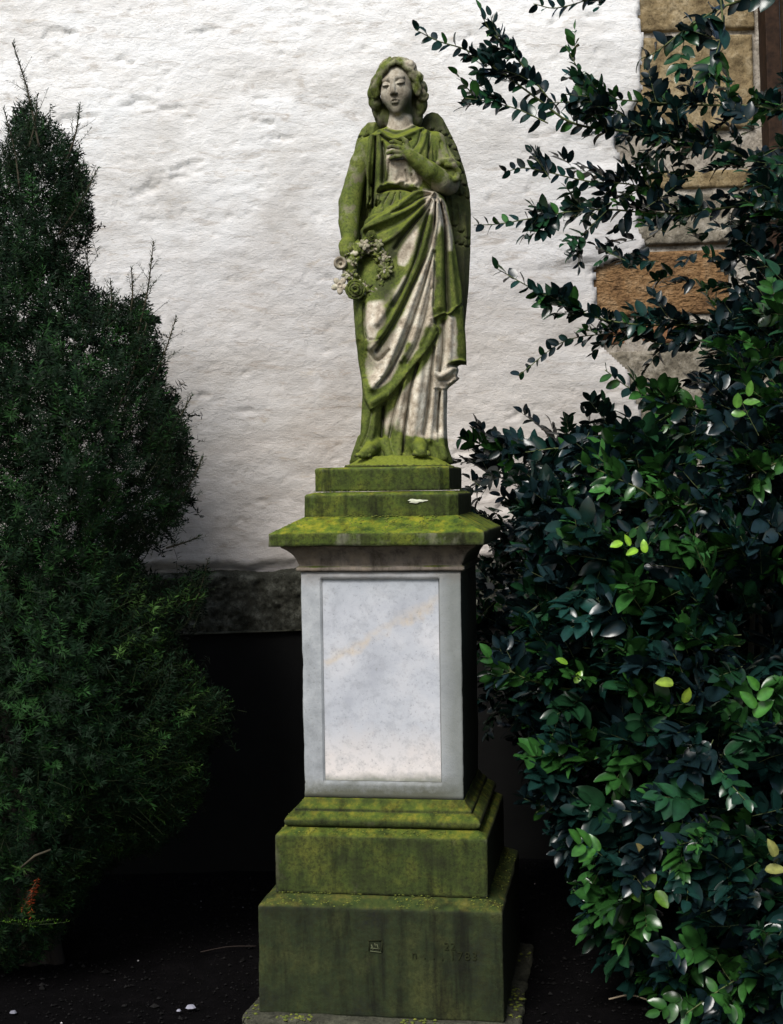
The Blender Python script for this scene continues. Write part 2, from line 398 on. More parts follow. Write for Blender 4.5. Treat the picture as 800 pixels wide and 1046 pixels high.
def relax(V, Q, it=2, lam=.5):
    n = len(V); E = np.vstack([Q[:, [0, 1]], Q[:, [1, 2]], Q[:, [2, 3]], Q[:, [3, 0]]])
    deg = np.bincount(E.ravel(), minlength=n).astype(float)[:, None]+1e-9
    for _ in range(it):
        for l in (lam, -lam*.96):
            A = np.stack([np.bincount(E[:, 0], V[E[:, 1], c], n)+np.bincount(E[:, 1], V[E[:, 0], c], n) for c in range(3)], 1)
            V = V+l*(A/deg-V)
    return V
# 2-D relief maps in the carving's front view (1 unit = 1 px of the sculptor's drawing, z counts downwards)
class Map2:
    def __init__(s, x0, x1, z0, z1, res=.5, val=0.):
        s.x0, s.z0, s.r = x0, z0, res; s.A = np.full((int((x1-x0)/res), int((z1-z0)/res)), val)
        s.X = (x0+np.arange(s.A.shape[0])*res)[:, None]; s.Z = (z0+np.arange(s.A.shape[1])*res)[None, :]
    def win(s, P, pad):
        a = np.clip(((P[:, 0].min()-pad-s.x0)/s.r), 0, s.A.shape[0]); b = np.clip((P[:, 0].max()+pad-s.x0)/s.r+1, 0, s.A.shape[0])
        c = np.clip(((P[:, 1].min()-pad-s.z0)/s.r), 0, s.A.shape[1]); d = np.clip((P[:, 1].max()+pad-s.z0)/s.r+1, 0, s.A.shape[1])
        sl = (slice(int(a), int(b)), slice(int(c), int(d))); return sl, s.X[sl[0]], s.Z[:, sl[1]]
    def dist(s, P, W, sl, X, Z):
        best = np.full(s.A[sl].shape, 1e9); bw = np.ones_like(best)
        for i in range(len(P)-1):
            a, b = P[i], P[i+1]; ab = b-a; L = ab@ab+1e-9
            t = np.clip(((X-a[0])*ab[0]+(Z-a[1])*ab[1])/L, 0, 1)
            d = np.hypot(X-a[0]-ab[0]*t, Z-a[1]-ab[1]*t); w = W[i]+(W[i+1]-W[i])*t
            q = d/w < best/bw; best = np.where(q, d, best); bw = np.where(q, w, bw)
        return best/bw
    def stroke(s, pts, w, h, tape=(1, 1)):
        """ridge (h>0) or groove (h<0) along a curve; w width (number or one per point)"""
        W = w if hasattr(w, '__len__') else [w]*len(pts)
        P = spline([list(p)+[q] for p, q in zip(pts, W)], 6); W2 = np.maximum(P[:, 2], .3); P = P[:, :2]
        sl, X, Z = s.win(P, max(W2)*2.2)
        u = s.dist(P, W2, sl, X, Z); s.A[sl] += h*np.exp(-(u*1.3)**2); return s
    def paint(s, pts, w, v, soft=.5):
        W = w if hasattr(w, '__len__') else [w]*len(pts)
        P = spline([list(p)+[q] for p, q in zip(pts, W)], 6); W2 = np.maximum(P[:, 2], .3); P = P[:, :2]
        sl, X, Z = s.win(P, max(W2)*2); u = s.dist(P, W2, sl, X, Z)
        k = 1-smoothstep(1-soft, 1+soft, u); s.A[sl] = s.A[sl]*(1-k)+v*k; return s
    def sd(s, P, X, Z):
        P = np.array(P, float); n = len(P); d = np.full(np.broadcast(X, Z).shape, 1e9); ins = np.zeros(d.shape, bool)
        for i in range(n):
            a, b = P[i], P[(i+1) % n]; ab = b-a; t = np.clip(((X-a[0])*ab[0]+(Z-a[1])*ab[1])/(ab@ab+1e-9), 0, 1)
            d = np.minimum(d, np.hypot(X-a[0]-ab[0]*t, Z-a[1]-ab[1]*t))
            if a[1] != b[1]:
                c = ((a[1] > Z) != (b[1] > Z)) & (X < (b[0]-a[0])*(Z-a[1])/(b[1]-a[1])+a[0]); ins ^= c
        return np.where(ins, -d, d)
    def poly(s, P, h, soft=1., mode='add'):
        P = np.array(P, float); sl, X, Z = s.win(P, soft*2+2); k = 1-smoothstep(-soft, soft, s.sd(P, X, Z))
        if mode == 'add': s.A[sl] += h*k
        else: s.A[sl] = s.A[sl]*(1-k)+h*k
        return s
    def get(s, x, z):
        i = np.clip((x-s.x0)/s.r, 0, s.A.shape[0]-1.001); j = np.clip((z-s.z0)/s.r, 0, s.A.shape[1]-1.001)
        a = i.astype(int); b = j.astype(int); u = i-a; v = j-b; A = s.A
        return A[a, b]*(1-u)*(1-v)+A[a+1, b]*u*(1-v)+A[a, b+1]*(1-u)*v+A[a+1, b+1]*u*v

PX = 4.6/F          # metres per drawing unit
O_STATUE = at(403, 470, 4.6)
def to_local(V):    # drawing (x, depth, z-down) -> statue metres
    return np.stack([(V[:, 0]-403)*PX, V[:, 1]*PX, (470-V[:, 2])*PX], 1)
STM = Matrix.Identity(4)
for i in range(3): STM[i][0], STM[i][1], STM[i][2], STM[i][3] = RT[i], FW[i], UP[i], O_STATUE[i]

# ------------------------------------------------------------------ the angel
def build_angel():
    root = empty('angel_statue', (0, 0, 0), 'mossy stone angel with a flower wreath in its lowered hand, standing on the tall pedestal', 'statue')
    root.matrix_world = STM
    stone = mat_statue()
    H = Map2(335, 495, 50, 480); M = Map2(335, 495, 50, 480, val=1.); Gm = Map2(335, 495, 50, 480)
    # ---- cloth layers (thickness steps)
    mantle = [(372, 236), (386, 226), (402, 214), (425, 201), (443, 199), (456, 203), (466, 262), (472, 300), (472, 312), (459, 325), (455, 324.5), (449, 325.5), (443, 330), (442.5, 334), (446.4, 338), (447, 343), (439, 358), (417.5, 383), (402, 404), (386, 418), (379, 422), (373, 410), (366, 370), (360, 300)]
    H.poly(mantle, 5.5, .8)
    H.poly([(438, 330), (455, 322), (474, 312), (480, 374), (476, 384), (464, 392), (455, 399), (442.5, 399), (442, 381), (447, 345)], 2.5, .8)
    H.poly([(455, 325), (472, 315), (476, 352), (478, 376), (470.6, 373), (462, 372.5), (456, 375)], 2.6, 1.6)
    H.stroke([(457, 375), (465, 371.5), (472, 371), (477, 375), (475, 382), (468, 388), (459, 393)], 2.4, 3.2)          # outer fall
    # rolled hem of the outer fall, dark pocket under it
    H.poly([(456.6, 375), (468, 371.5), (477, 372), (477, 380), (470, 386), (466, 385), (467, 378)], -3.5, 1.6)
    H.stroke([(443, 384), (449, 387), (457, 383), (464, 378), (467, 382), (462, 389)], 3.6, 3)
    H.stroke([(449, 391), (457, 390), (463, 386)], 1.5, -1.5)
    H.stroke([(452, 332), (452.5, 350), (451, 370), (449, 381)], [3, 3.2, 3, 2], -6)
    H.stroke([(446, 345), (445, 365), (444, 380)], 2.2, 2)
    H.stroke([(459.5, 330), (459, 350), (458.5, 370)], 3, 2.2)
    # shadow under the diagonal hem
    H.stroke([(447, 342), (443, 330)], 1.5, -2)
    # ---- mantle folds gathered at the right hip
    G = (443, 203)
    H.stroke([G, (427, 202), (413, 213), (400, 223.5), (386, 231), (371, 238)], [2, 3.2, 3.8, 4.2, 4, 3.5], 4.2)
    H.stroke([(440, 206), (420, 212), (405, 220), (388, 227), (374, 231)], 1.5, -0.5)
    H.stroke([G, (430, 208), (417, 217), (400, 225)], [1, 1.3, 1.5, 1.4], -3)
    H.stroke([G, (432, 210), (420, 219.5), (400, 229.5), (384, 236), (371, 241)], [1.5, 2.4, 2.6, 3, 3, 2], 3.4)
    H.stroke([(434, 213), (421, 225), (404, 236), (386, 243)], [1.5, 3, 4, 4], -3.5)
    H.stroke([G, (436, 213), (427, 223), (412, 240), (400, 250), (388, 256)], [1.5, 2.4, 2.8, 3, 3, 3], 3.6)
    H.stroke([(440, 210), (434, 222), (422, 236), (412, 248), (404, 260)], [1, 1.6, 2.2, 2.6, 2.6], -6)
    H.stroke([(441, 210), (437, 217), (428, 243), (420, 275), (408, 300), (397, 318), (385, 336)], [1.5, 2.4, 3.4, 3.8, 4, 4.5, 5], 4.4)
    H.stroke([(438, 221), (431, 246), (424, 272), (413, 297), (401, 318)], [1, 1.8, 2, 2.2, 2.4], -4)
    H.stroke([(443, 210), (440, 226), (433, 256), (420, 291), (407, 320), (394, 344), (380, 360)], [1.5, 3, 3.6, 4, 4.2, 4.4, 4], 5)
    H.stroke([(444, 212), (443, 240), (438, 262), (427, 285), (413, 314), (400, 339), (385, 362)], [1, 1.6, 2, 2.4, 2.8, 3, 3], -6)
    H.stroke([(446, 215), (445.5, 233), (440, 257), (433, 281), (421, 314), (407, 352), (392.5, 384), (380, 400)], [1.5, 2.2, 2.6, 3, 3.2, 4, 4.5, 4], 5)
    H.stroke([(442, 262), (436, 285), (427, 316), (414, 352), (400, 380), (386, 398)], [1.2, 1.6, 2, 2.2, 2.4, 2], -4.5)
    H.stroke([(442, 272), (435, 300), (429, 323), (421, 352), (409, 372)], [2, 2.6, 3, 3.2, 3], 4)
    H.stroke([(440, 300), (435, 325), (427, 352), (416, 374)], [1.5, 1.8, 2, 2], -3)
    H.stroke([(443, 270), (441, 305), (439, 330), (430, 354)], [2, 2.6, 3.2, 3], 3)
    H.stroke([(443, 340), (431, 364), (413, 385), (396, 404), (381, 414)], [3.5, 4.5, 5, 5, 4], 3)          # hem band
    H.stroke([(446.5, 208), (449.5, 244), (449.5, 280), (448, 318)], [2.2, 3.4, 4.4, 5], 5)
    H.stroke([(443.8, 262), (443, 290), (442, 318)], [1, 1.3, 1.5], -4)
    H.stroke([(450, 212), (454, 234), (454.5, 274), (456, 322)], [1, 1.6, 2, 2.6], -7)
    H.stroke([(450, 208), (457, 238), (461, 278), (465, 316)], [1.8, 2.8, 3.4, 4], 4.2)
    # knee and thigh
    H.stroke([(378, 352), (390, 352)], 1.5, -1.5)
    H.stroke([(376, 362), (386, 372), (398, 362)], 2, -2)
    H.stroke([(368, 318), (366, 350)], 3, 2); H.stroke([(372.5, 315), (373, 342), (375, 350)], [1.5, 2, 1.5], -3.5)
    # ---- lower gown
    for pts, w, h in [
        ([(443, 358), (440, 390), (437, 420), (432, 448)], [2, 3, 3.2, 3], -5),
        ([(426, 375), (420, 398), (416, 425), (411, 462)], [1.6, 2.6, 3, 2.6], -7),
        ([(410, 398), (404, 420), (398, 448)], [1.6, 2.4, 2], -4.5),
        ([(449, 402), (447.5, 420), (446, 452)], [1.5, 2, 1.8], -4.5),
        ([(392, 418), (391, 440), (388, 458)], [1.5, 2.5, 2], -5),
        ([(380, 425), (376, 445), (370, 458)], [2, 2, 2], -2),
        ([(432, 366), (428, 395), (424, 425), (421, 450)], [3, 4.2, 5, 5], 3.5),
        ([(416, 385), (410, 412), (404, 440), (402, 458)], [2.5, 3.6, 4.2, 4], 4.5),
        ([(452, 400), (452, 430), (452, 455)], 3, 3), ([(443, 400), (441, 430), (439, 452)], 3, 2.5),
        ([(398, 405), (393, 425), (393, 452)], [1.6, 2, 2], 2), ([(384, 422), (382, 442), (378, 456)], 3, 2.4),
        ([(421, 400), (418, 425), (415, 450)], 1.6, 1.5)]:
        H.stroke(pts, w, h)
    # ---- bodice
    H.stroke([(388, 136), (396, 145), (405, 147), (418, 142), (432, 133)], [2.4, 2.8, 3, 2.8, 2.4], 4.2)
    H.stroke([(389, 142), (399, 150), (409, 151.5), (420, 147)], [1, 1.6, 1.8, 1], -5)
    H.stroke([(393, 135), (400, 139.5), (408, 140), (424, 131)], [1.5, 2, 2, 1.5], -3.5)
    H.stroke([(391, 148), (396, 158), (403, 167)], [1, 1.6, 1.5], 1.8)
    H.stroke([(380, 142), (377, 165), (375.5, 190), (376, 212)], [2.8, 3.4, 3.4, 3.2], 4.5)
    H.stroke([(384, 143), (383.5, 165), (382, 190), (381, 212)], [1, 1.5, 1.5, 1.4], -4.5)
    H.stroke([(387, 142), (389, 165), (387.5, 188), (385, 208)], [2.4, 3, 3, 3], 5)
    H.stroke([(391, 150), (393, 170), (391.5, 192)], [1.4, 2.4, 2.2], -5)
    for x in (373, 377, 381, 385): H.stroke([(x+1, 204), (x, 214)], 1.1, -2.5)
    H.poly([(368, 216), (374, 212), (387, 213), (390, 209), (392, 222), (372, 226)], -2.5, 1)
    H.stroke([(436, 136), (433, 150), (428, 163)], [1.8, 2.2, 2], 3); H.stroke([(440, 138), (438, 155), (437, 170)], [1.2, 1.6, 1.5], -5)
    H.stroke([(430, 137), (427, 150), (422, 158)], [1, 1.4, 1], -2.5)
    H.poly([(393, 168), (420, 168), (428, 196), (408, 194), (388, 195)], 3.0, 2)
    H.stroke([(387, 197), (393, 193), (404, 194), (410, 191), (418, 196), (424, 197)], [2.2, 2.6, 2.2, 2.4, 2.6, 2.2], 3.2)
    H.stroke([(386, 201), (396, 198), (408, 197.5), (420, 200)], [1.4, 1.8, 1.6, 1.4], -5)
    H.stroke([(398, 172), (397, 186), (394, 192)], [1.2, 1.8, 1.5], -3); H.stroke([(414, 180), (417, 189), (413, 193)], [1.2, 1.8, 1.5], -2.5)
    H.stroke([(405, 176), (405, 188)], 2.4, 1.2)
    for x0, x1 in ((398, 394), (404, 402), (409, 409)): H.stroke([(x0, 202), (x1, 210), (x1-3, 217)], [1, 1.4, 1.2], -2.6)
    H.stroke([(424, 181), (427, 190), (422, 196), (431, 198)], [2, 2.6, 2, 2], 2.5); H.stroke([(420, 184), (422, 191)], 1.4, -3)

    # ---- where the stone shows clean (0) between the moss (1)
    for P, v, s in [
        ([(394, 160), (403, 152), (416, 172), (422, 192), (414, 197), (396, 190)], .30, 3),
        ([(421, 168), (432, 186), (427, 198), (419, 190)], .12, 2),
        ([(396, 118), (421, 114), (424, 128), (412, 136), (396, 133)], .08, 2),
        ([(389, 80), (416, 80), (420, 92), (408, 100), (392, 100)], .12, 3),
        ([(425, 236), (407, 264), (406, 276), (413, 279), (421, 268), (428, 252)], .05, 2.5),
        ([(376, 314), (393, 312), (394, 332), (390, 354), (376, 352), (373.5, 335)], .05, 3),
        ([(378, 355), (392, 350), (398, 370), (388, 390), (376, 396), (372, 375)], .42, 4),
        ([(432, 197), (447, 201), (452, 232), (446, 248), (438, 238), (434, 214)], .10, 3),
        ([(402, 420), (414, 392), (445, 352), (458, 400), (458, 448), (440, 450), (412, 446)], .04, 3),
        ([(449, 203), (454, 210), (462, 245), (462, 262), (455, 262)], .12, 2),
        ([(443, 338), (456, 330), (456, 375), (474, 374), (472, 386), (456, 400), (442, 400)], .10, 2),
        ([(457, 326), (465, 326), (466, 368), (456, 372)], .12, 2),
        ([(390, 432), (404, 420), (408, 446), (396, 452)], .25, 3)]: M.poly(P, v, s, 'set')
    M.paint([(442, 245), (433, 285), (421, 314), (407, 350), (393, 382), (383, 396)], [3, 6, 8, 9, 9, 5], .03)
    M.paint([(441, 262), (436, 300), (430, 325), (423, 350)], [2, 4, 6, 6], .03)
    M.paint([(447, 256), (441, 300), (437, 332)], [1.5, 2.5, 5], .08)
    M.paint([(440, 228), (434, 254), (421, 289), (408, 318), (396, 340), (388, 352)], [3, 4.5, 5, 6, 6, 5], 1.0)
    M.paint([(429, 240), (418, 278), (402, 306), (396, 318)], [2, 3, 5, 6], .75)
    M.paint([(414, 288), (407, 302), (403, 312)], [1.5, 2, 1.5], .1)
    M.paint([(447, 340), (432, 368), (413, 389), (396, 408), (379, 417)], [4, 6, 7, 8, 7], 1.05)
    M.paint([(424, 357), (418, 366)], [4, 4], .35)
    M.paint([(449.5, 250), (449.5, 290), (448, 326)], [4.5, 6, 7], 1.2, .3)
    M.paint([(460, 266), (463, 290), (465, 318)], [3.5, 5, 6], 1.2, .3)
    M.paint([(469, 330), (472, 352), (473, 366)], [2.5, 3, 3], 1.1)
    M.paint([(366, 316), (366, 352), (370, 380), (374, 405)], [4, 4, 3, 4], 1.1)
    M.paint([(383, 426), (384, 445), (378, 464)], [5, 8, 9], 1.1); M.paint([(360, 468), (395, 464), (412, 466), (430, 463), (445, 467), (464, 464)], [9, 9, 7, 9, 6, 8], 1.15, .9)
    M.paint([(400, 438), (402, 462)], [3, 9], 1.1, .9); M.paint([(424, 448), (424, 460)], [2, 7], 1.0, .9)
    M.paint([(398, 92), (404, 106), (412, 100), (416, 96)], [1.5, 6, 6, 5], .55); M.paint([(400, 110), (412, 108)], [5, 4], .95)
    M.paint([(394, 82), (411, 80)], 1.8, .7)
    def blur(A, r):
        k = np.exp(-(np.arange(-3*r, 3*r+1)/r)**2/2); k /= k.sum()
        A = np.apply_along_axis(lambda v: np.convolve(np.pad(v, 3*r, mode='edge'), k, 'valid'), 0, A)
        return np.apply_along_axis(lambda v: np.convolve(np.pad(v, 3*r, mode='edge'), k, 'valid'), 1, A)
    M.A = blur(M.A, 3)
    CAV = Map2(335, 495, 50, 480); CAV.A = np.clip((blur(H.A, 5)-H.A-.5)/3.2, 0, 1)  # fold grooves darkened in colour to deepen their shadow
    # grime: dirt and shade painted into the creases and the right cheek
    for P, v, s in [([(412, 92), (424, 84), (424, 110), (408, 118), (402, 112)], .35, 4), ([(404, 240), (412, 249), (400, 270), (396, 262)], .7, 3),
                    ([(380, 205), (390, 196), (392, 205), (376, 218)], .5, 2)]: Gm.poly(P, v, s, 'set')
    Gm.paint([(441, 212), (430, 232), (412, 250), (400, 266)], [1, 2.5, 3, 4], .85)
    Gm.paint([(455, 235), (456, 275), (457, 318)], [1.5, 2.2, 3], .8); Gm.paint([(400, 312), (390, 300), (398, 288)], 7, .55)
    Gm.paint([(390, 152), (392, 175), (390, 195)], 2.5, .6)

    # ---- base volume, robe
    g = Grid((340, -52, 56), (484, 46, 474), .9)
    lv = np.array([  # z, xl, xr, ry
        (126, 402, 418, 5), (131, 393, 430, 8), (135, 383, 440, 13), (140, 377, 445, 18), (150, 376, 449, 20), (170, 378, 447, 23), (190, 380, 445, 22), (205, 378, 447, 22.5),
        (220, 374, 453, 25), (240, 370, 460, 27), (262, 368, 464, 28.5), (290, 367, 467, 29), (315, 366.5, 470, 29), (350, 367, 470, 28), (357, 372, 470, 28), (378, 372.5, 468, 27),
        (388, 374, 461, 26.5), (397, 376, 457, 26), (408, 378, 457, 26), (421, 382, 456.5, 26), (433, 381, 456.5, 26), (445, 375, 457, 27), (456, 369, 458, 28), (463, 363, 460, 29), (471, 357, 463, 31)], float)
    sl, X, Y, Z = g.box((340, -52, 118), (484, 46, 473))
    z = Z.ravel(); xl, xr, ry = [np.interp(z, lv[:, 0], lv[:, c]) for c in (1, 2, 3)]
    cx = ((xl+xr)/2)[None, None, :]; rx = ((xr-xl)/2)[None, None, :]; ry = ry[None, None, :]
    ryy = np.where(Y < 0, ry, ry*.85); p = 2.35
    q = (np.abs((X-cx)/rx)**p+np.abs(Y/ryy)**p)**(1/p)
    d = (q-1)*np.minimum(rx, ryy)*(1+.25*np.abs(Y/ryy))
    d = np.where(Z < 127, d+(127-Z), d)
    g.F[sl] = d.astype(np.float32); g.I[sl] = 2
    g.ell((388, -17, 330), (19, 20, 46), 14, 2); g.ell((386, -24, 340), (12, 10, 18), 10, 2)      # bent leg under the cloth
    g.ell((402, -14, 168), (17, 12, 16), 10, 2); g.ell((428, -14, 168), (15, 12, 16), 10, 2)
    g.ell((410, -18, 232), (30, 12, 26), 14, 2)
    g.cone((380, -22, 400), (376, -26, 458), 9, 8, 12, 2); g.cone((425, -20, 400), (422, -24, 452), 12, 11, 12, 2)
    # apply relief to the front and rough vertical folds to the back
    sl, X, Y, Z = g.box((340, -52, 128), (484, 46, 473))
    xx, zz = np.broadcast_arrays(X[:, 0, :], Z[:, 0, :]); hh = H.get(xx, zz)
    hb = 2.2*np.sin(xx*.42+2.2*np.sin(zz*.02)+zz*.015)*smoothstep(205, 240, zz)
    wy = 1-smoothstep(-9, 13, Y)
    g.F[sl] -= (hh[:, None, :]*wy + hb[:, None, :]*smoothstep(4, 18, Y)).astype(np.float32)
    # feet
    g.chain([(384, -24, 455), (378, -36, 461), (371, -44, 466)], [8, 7, 4.5], 3, 1)
    g.chain([(425, -26, 452), (428, -38, 459), (430, -46, 464)], [9, 8, 5], 3, 1)
    for i in range(5):
        g.cone((366+i*3.2, -44+abs(i-1)*1.0, 466), (364.5+i*3.4, -48+abs(i-1)*1.3, 467.5), 1.9, 1.7, .6, 1)
        g.cone((423+i*3.4, -44, 464), (422+i*3.8, -48+abs(i-2)*.9, 466), 2.1, 1.9, .6, 1)
    for a, b, k in (((394, -26, 452), (398, -33, 469), 3.5), ((407, -26, 450), (406, -32, 469), 3.5), ((447, -22, 448), (453, -26, 468), 8), ((370, -14, 450), (364, -18, 468), 9)):
        g.cone(a, b, 4.5, 4.2, k, 2)
    # neck, shoulders
    g.ell((406.5, -20, 127), (14, 18, 10.5), 2.5, None, '-')
    g.cone((409.5, 3, 100), (409.5, 2, 128), 11, 12.5, 2, 1); g.cone((409, 2, 126), (407, 0, 140), 12.5, 14.5, 1.5, 1, fy=1.1)
    # arms: the lowered one
    g.chain([(375.5, 2, 151), (368, 4, 166), (362.5, 4, 185), (357.5, 2, 207), (356.5, -6, 228), (357.5, -14, 246)], [11, 10.5, 10.2, 11.6, 10.4, 8.3], 3, 1)
    g.ell((355.5, -20, 255), (9, 7, 9), 4, 1)
    for i, (x0, x1) in enumerate(((349.5, 352.5), (354, 358), (358.8, 363), (363, 367.5))):
        g.chain([(x0, -24, 255+i*.4), (x0+1.2, -28.5, 263-i*.3), (x1, -27.5, 271-i*1.2), (x1+1.5, -23, 275-i*1.5)], [2.9, 2.7, 2.4, 2.0], 1.0, 1)
    g.chain([(363, -16, 254), (369, -20, 260), (371, -20, 267)], [3.2, 2.8, 2.4], 1.5, 1)
    # the raised one
    g.chain([(444, 4, 149), (450, 4, 165), (456, 0, 186)], [11, 11, 12.3], 4, 3)
    g.chain([(457, -3, 188), (450, -14, 188), (438, -25, 180.5), (427, -30, 173), (419, -33, 167)], [12.4, 11.5, 9.6, 7.6, 6.4], 3, 1)
    g.ell((413, -34, 162), (7.2, 4.2, 7), 3, 1)
    for P in ([(409, -36, 156), (403, -36.5, 153.5), (399, -33, 153.5)], [(408, -36.5, 160), (401, -37, 158.4), (396.6, -33, 158.8)],
              [(408, -36, 164.3), (401, -36.5, 163.8), (396.2, -32.5, 164.6)], [(409, -35.5, 168), (403, -35.5, 168.6), (398.5, -32, 169.8)]):
        g.chain(P, [2.3, 2.1, 1.8], .7, 1)
    g.chain([(416, -35, 158), (414.5, -36, 153.5), (411, -34.5, 150)], [2.9, 2.5, 2.1], 1, 1)
    # short sleeve with its rolled cuff
    g.chain([(444.5, 0, 146), (450, 0, 160), (455, -3, 169)], [11.5, 11.5, 12.4], 3, 3)
    g.chain([(446, -13, 171), (452, -17, 169), (459, -17, 168), (467, -10, 171), (470, 0, 174)], [3, 3.2, 3.2, 3.2, 3], 1.5, 3)
    g.chain([(456, -18, 173), (463, -17, 173), (468, -13, 179), (466, -14, 186), (460, -16, 188)], [2.6, 3, 3.2, 3, 2.4], 1.2, 3)
    g.cone((458, -19, 180), (462, -17, 181), 3.2, 3.2, 1, op='-')
    g.ell((461, -13, 180.5), (3.8, 3, 5), 1, 3)
    for a, b in (((450, -10, 148), (452, -14, 163)), ((443, -14, 146), (443, -18, 166)), ((457, -6, 150), (461, -11, 163))):
        g.cone(a, b, 1.2, 1.8, 1.6, op='-')
    # ---- head, in its own frame: turned to the left of the picture, tilted and bowed
    yw, ti, bw = math.radians(14), math.radians(-6), math.radians(-4)
    Rz = np.array([[math.cos(yw), -math.sin(yw), 0], [math.sin(yw), math.cos(yw), 0], [0, 0, 1]])
    Rz = np.array([[math.cos(yw), math.sin(yw), 0], [-math.sin(yw), math.cos(yw), 0], [0, 0, 1]])
    Rr = np.array([[math.cos(ti), 0, -math.sin(ti)], [0, 1, 0], [math.sin(ti), 0, math.cos(ti)]])
    Rb = np.array([[1, 0, 0], [0, math.cos(bw), -math.sin(bw)], [0, math.sin(bw), math.cos(bw)]])
    HM = Rr@Rz@Rb; HC = np.array([406.0, -1, 89.0]); HS = 1.05
    def hp(x, y, z): return HC+HM@(np.array([x, y, z], float)*HS)
    def he(c, r, k=2, op='+', idn=1): g.ell(hp(*c), np.array(r)*HS, k, idn if op == '+' else None, op, M=HM)
    def hc(a, b, ra, rb, k=1.5, op='+', idn=1): g.cone(hp(*a), hp(*b), ra*HS, rb*HS, k, idn if op == '+' else None, op)
    he((0, 5, -6), (17.5, 21, 20)); he((0, -6, 4), (15.2, 14.5, 20), 4); he((0, -10.5, 18), (9.5, 9, 9.5), 6)
    he((0, -15.5, 24.5), (4.6, 4.2, 4.2), 3)
    for s in (-1, 1): he((s*8, -11.5, 10), (6.4, 6, 7), 4)
    for s in (-1, 1): he((s*7, -22.3, -.3), (5.4, 5.6, 4.0), 2.0, '-')
    for s in (-1, 1):
        hc((s*3.5, -19.4, -4.6), (s*10.5, -16.2, -4.8), 1.5, 1.1, 3)
        he((s*7, -16.4, 0), (4.3, 3.4, 2.6), .8)
        hc((s*3.4, -19.3, .9), (s*7, -20.8, 1.5), .55, .75, .5); hc((s*7, -20.8, 1.5), (s*10.8, -18, .8), .75, .5, .5)
        hc((s*4, -19.8, 2.9), (s*10, -18.5, 2.7), .5, .5, .6, '-')
        
    hc((0, -19.0, -3), (0, -22.6, 8.5), 1.7, 2.1, 2.4); he((0, -22.9, 9.4), (2.2, 2.2, 1.9), 1.2)
    for s in (-1, 1): he((s*2.3, -20.9, 10.1), (1.6, 1.9, 1.4), 1)
    hc((0, -22, 12.6), (0, -21.6, 14.6), .7, .9, .8, '-')
    hc((-3.9, -20, 16.5), (-1.1, -21.4, 15.7), .6, 1.0, .8); hc((3.9, -20, 16.5), (1.1, -21.4, 15.7), .6, 1.0, .8)
    hc((-2.6, -20.1, 18.4), (2.6, -20.1, 18.4), 1.0, 1.0, .9); he((0, -20.4, 18.8), (2.8, 1.5, 1.3), .8)
    hc((-5, -20.8, 17), (0, -22.9, 17.1), .5, .6, .4, '-'); hc((5, -20.8, 17), (0, -22.9, 17.1), .5, .6, .4, '-')
    hc((-3, -20.6, 21.4), (3, -20.6, 21.4), 1, 1, 1.4, '-')

    V, Q, I = g.nets(); V = relax(V, Q, 1)
    nz = fbm(V[:, 0]*.22, V[:, 1]*.22, V[:, 2]*.22, 3)
    V = V + (nz*.22)[:, None]*np.array([.5, 1, .3])
    mo = M.get(V[:, 0], V[:, 2]); gr = Gm.get(V[:, 0], V[:, 2]); mo = np.where(V[:, 1] > 12, np.maximum(mo, .85), mo)
    # the clean painting is for the cloth; arms and sleeve stay green
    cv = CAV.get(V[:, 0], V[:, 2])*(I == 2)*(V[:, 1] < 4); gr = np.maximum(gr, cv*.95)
    arm = (I == 3) | ((I == 1) & (V[:, 2] > 140) & (V[:, 2] < 290)); mo = np.where(arm, .80, mo)
    face = (I == 1) & (V[:, 2] < 142) & (np.abs(V[:, 0]-407) < 21); mo = np.where(face, .06+.42*smoothstep(102, 112, V[:, 2])*smoothstep(121, 116, V[:, 2])+.30*smoothstep(404, 420, V[:, 0])*(V[:, 2] < 118)+.5*smoothstep(78, 70, V[:, 2]), mo)
    gr = np.where(face, .30*smoothstep(401, 416, V[:, 0])*(V[:, 2] < 120)+.22*smoothstep(96, 106, V[:, 2])*smoothstep(122, 116, V[:, 2])+.36, gr); gr = np.where(face, gr, np.where(arm & (V[:, 1] > -5), gr*.3, gr*(V[:, 1] < 10)))  # grime, plus shade painted on the right half of the face
    under = smoothstep(180, 204, V[:, 2])*((V[:, 0] > 440) & (I == 1)); mo = mo-.35*under
    shade = smoothstep(452, 470, V[:, 0])*smoothstep(330, 345, V[:, 2])*0
    # split into body / robe / mantle by what each face belongs to
    lab = I.copy(); mp = H.sd(mantle, V[:, 0], V[:, 2]) if False else None
    B = Map2(335, 495, 50, 480); B.poly(mantle, 1, .5); B.poly([(438, 326), (474, 312), (480, 374), (464, 392), (455, 399), (442.5, 399), (442, 381), (447, 345)], 1, .5)
    inm = (B.get(V[:, 0], V[:, 2]) > .5) & (V[:, 1] < 14)
    lab = np.where(I == 3, 2, I); lab = np.where((lab == 1) & (V[:, 2] > 400), 5, lab); lab = np.where((lab == 1) & (V[:, 2] > 140) & (V[:, 0] > 392), 6, lab)
    lab = np.where((lab == 2) & inm, 4, lab)
    fl = lab[Q]; f = np.sort(fl, 1)[:, 1]; cxq = V[Q[:, 0], 0]; f = np.where((f == 5) & (cxq > 402), 7, f)
    L = to_local(V)
    def part(name, k, label=None):
        q = Q[f == k]; u, inv = np.unique(q, return_inverse=True)
        o = mesh_np(name, L[u], inv.reshape(q.shape), stone, root, {'moss': mo[u], 'grime_shade': np.clip(gr[u], 0, 1)})
        if label: o['label'] = label
        return o
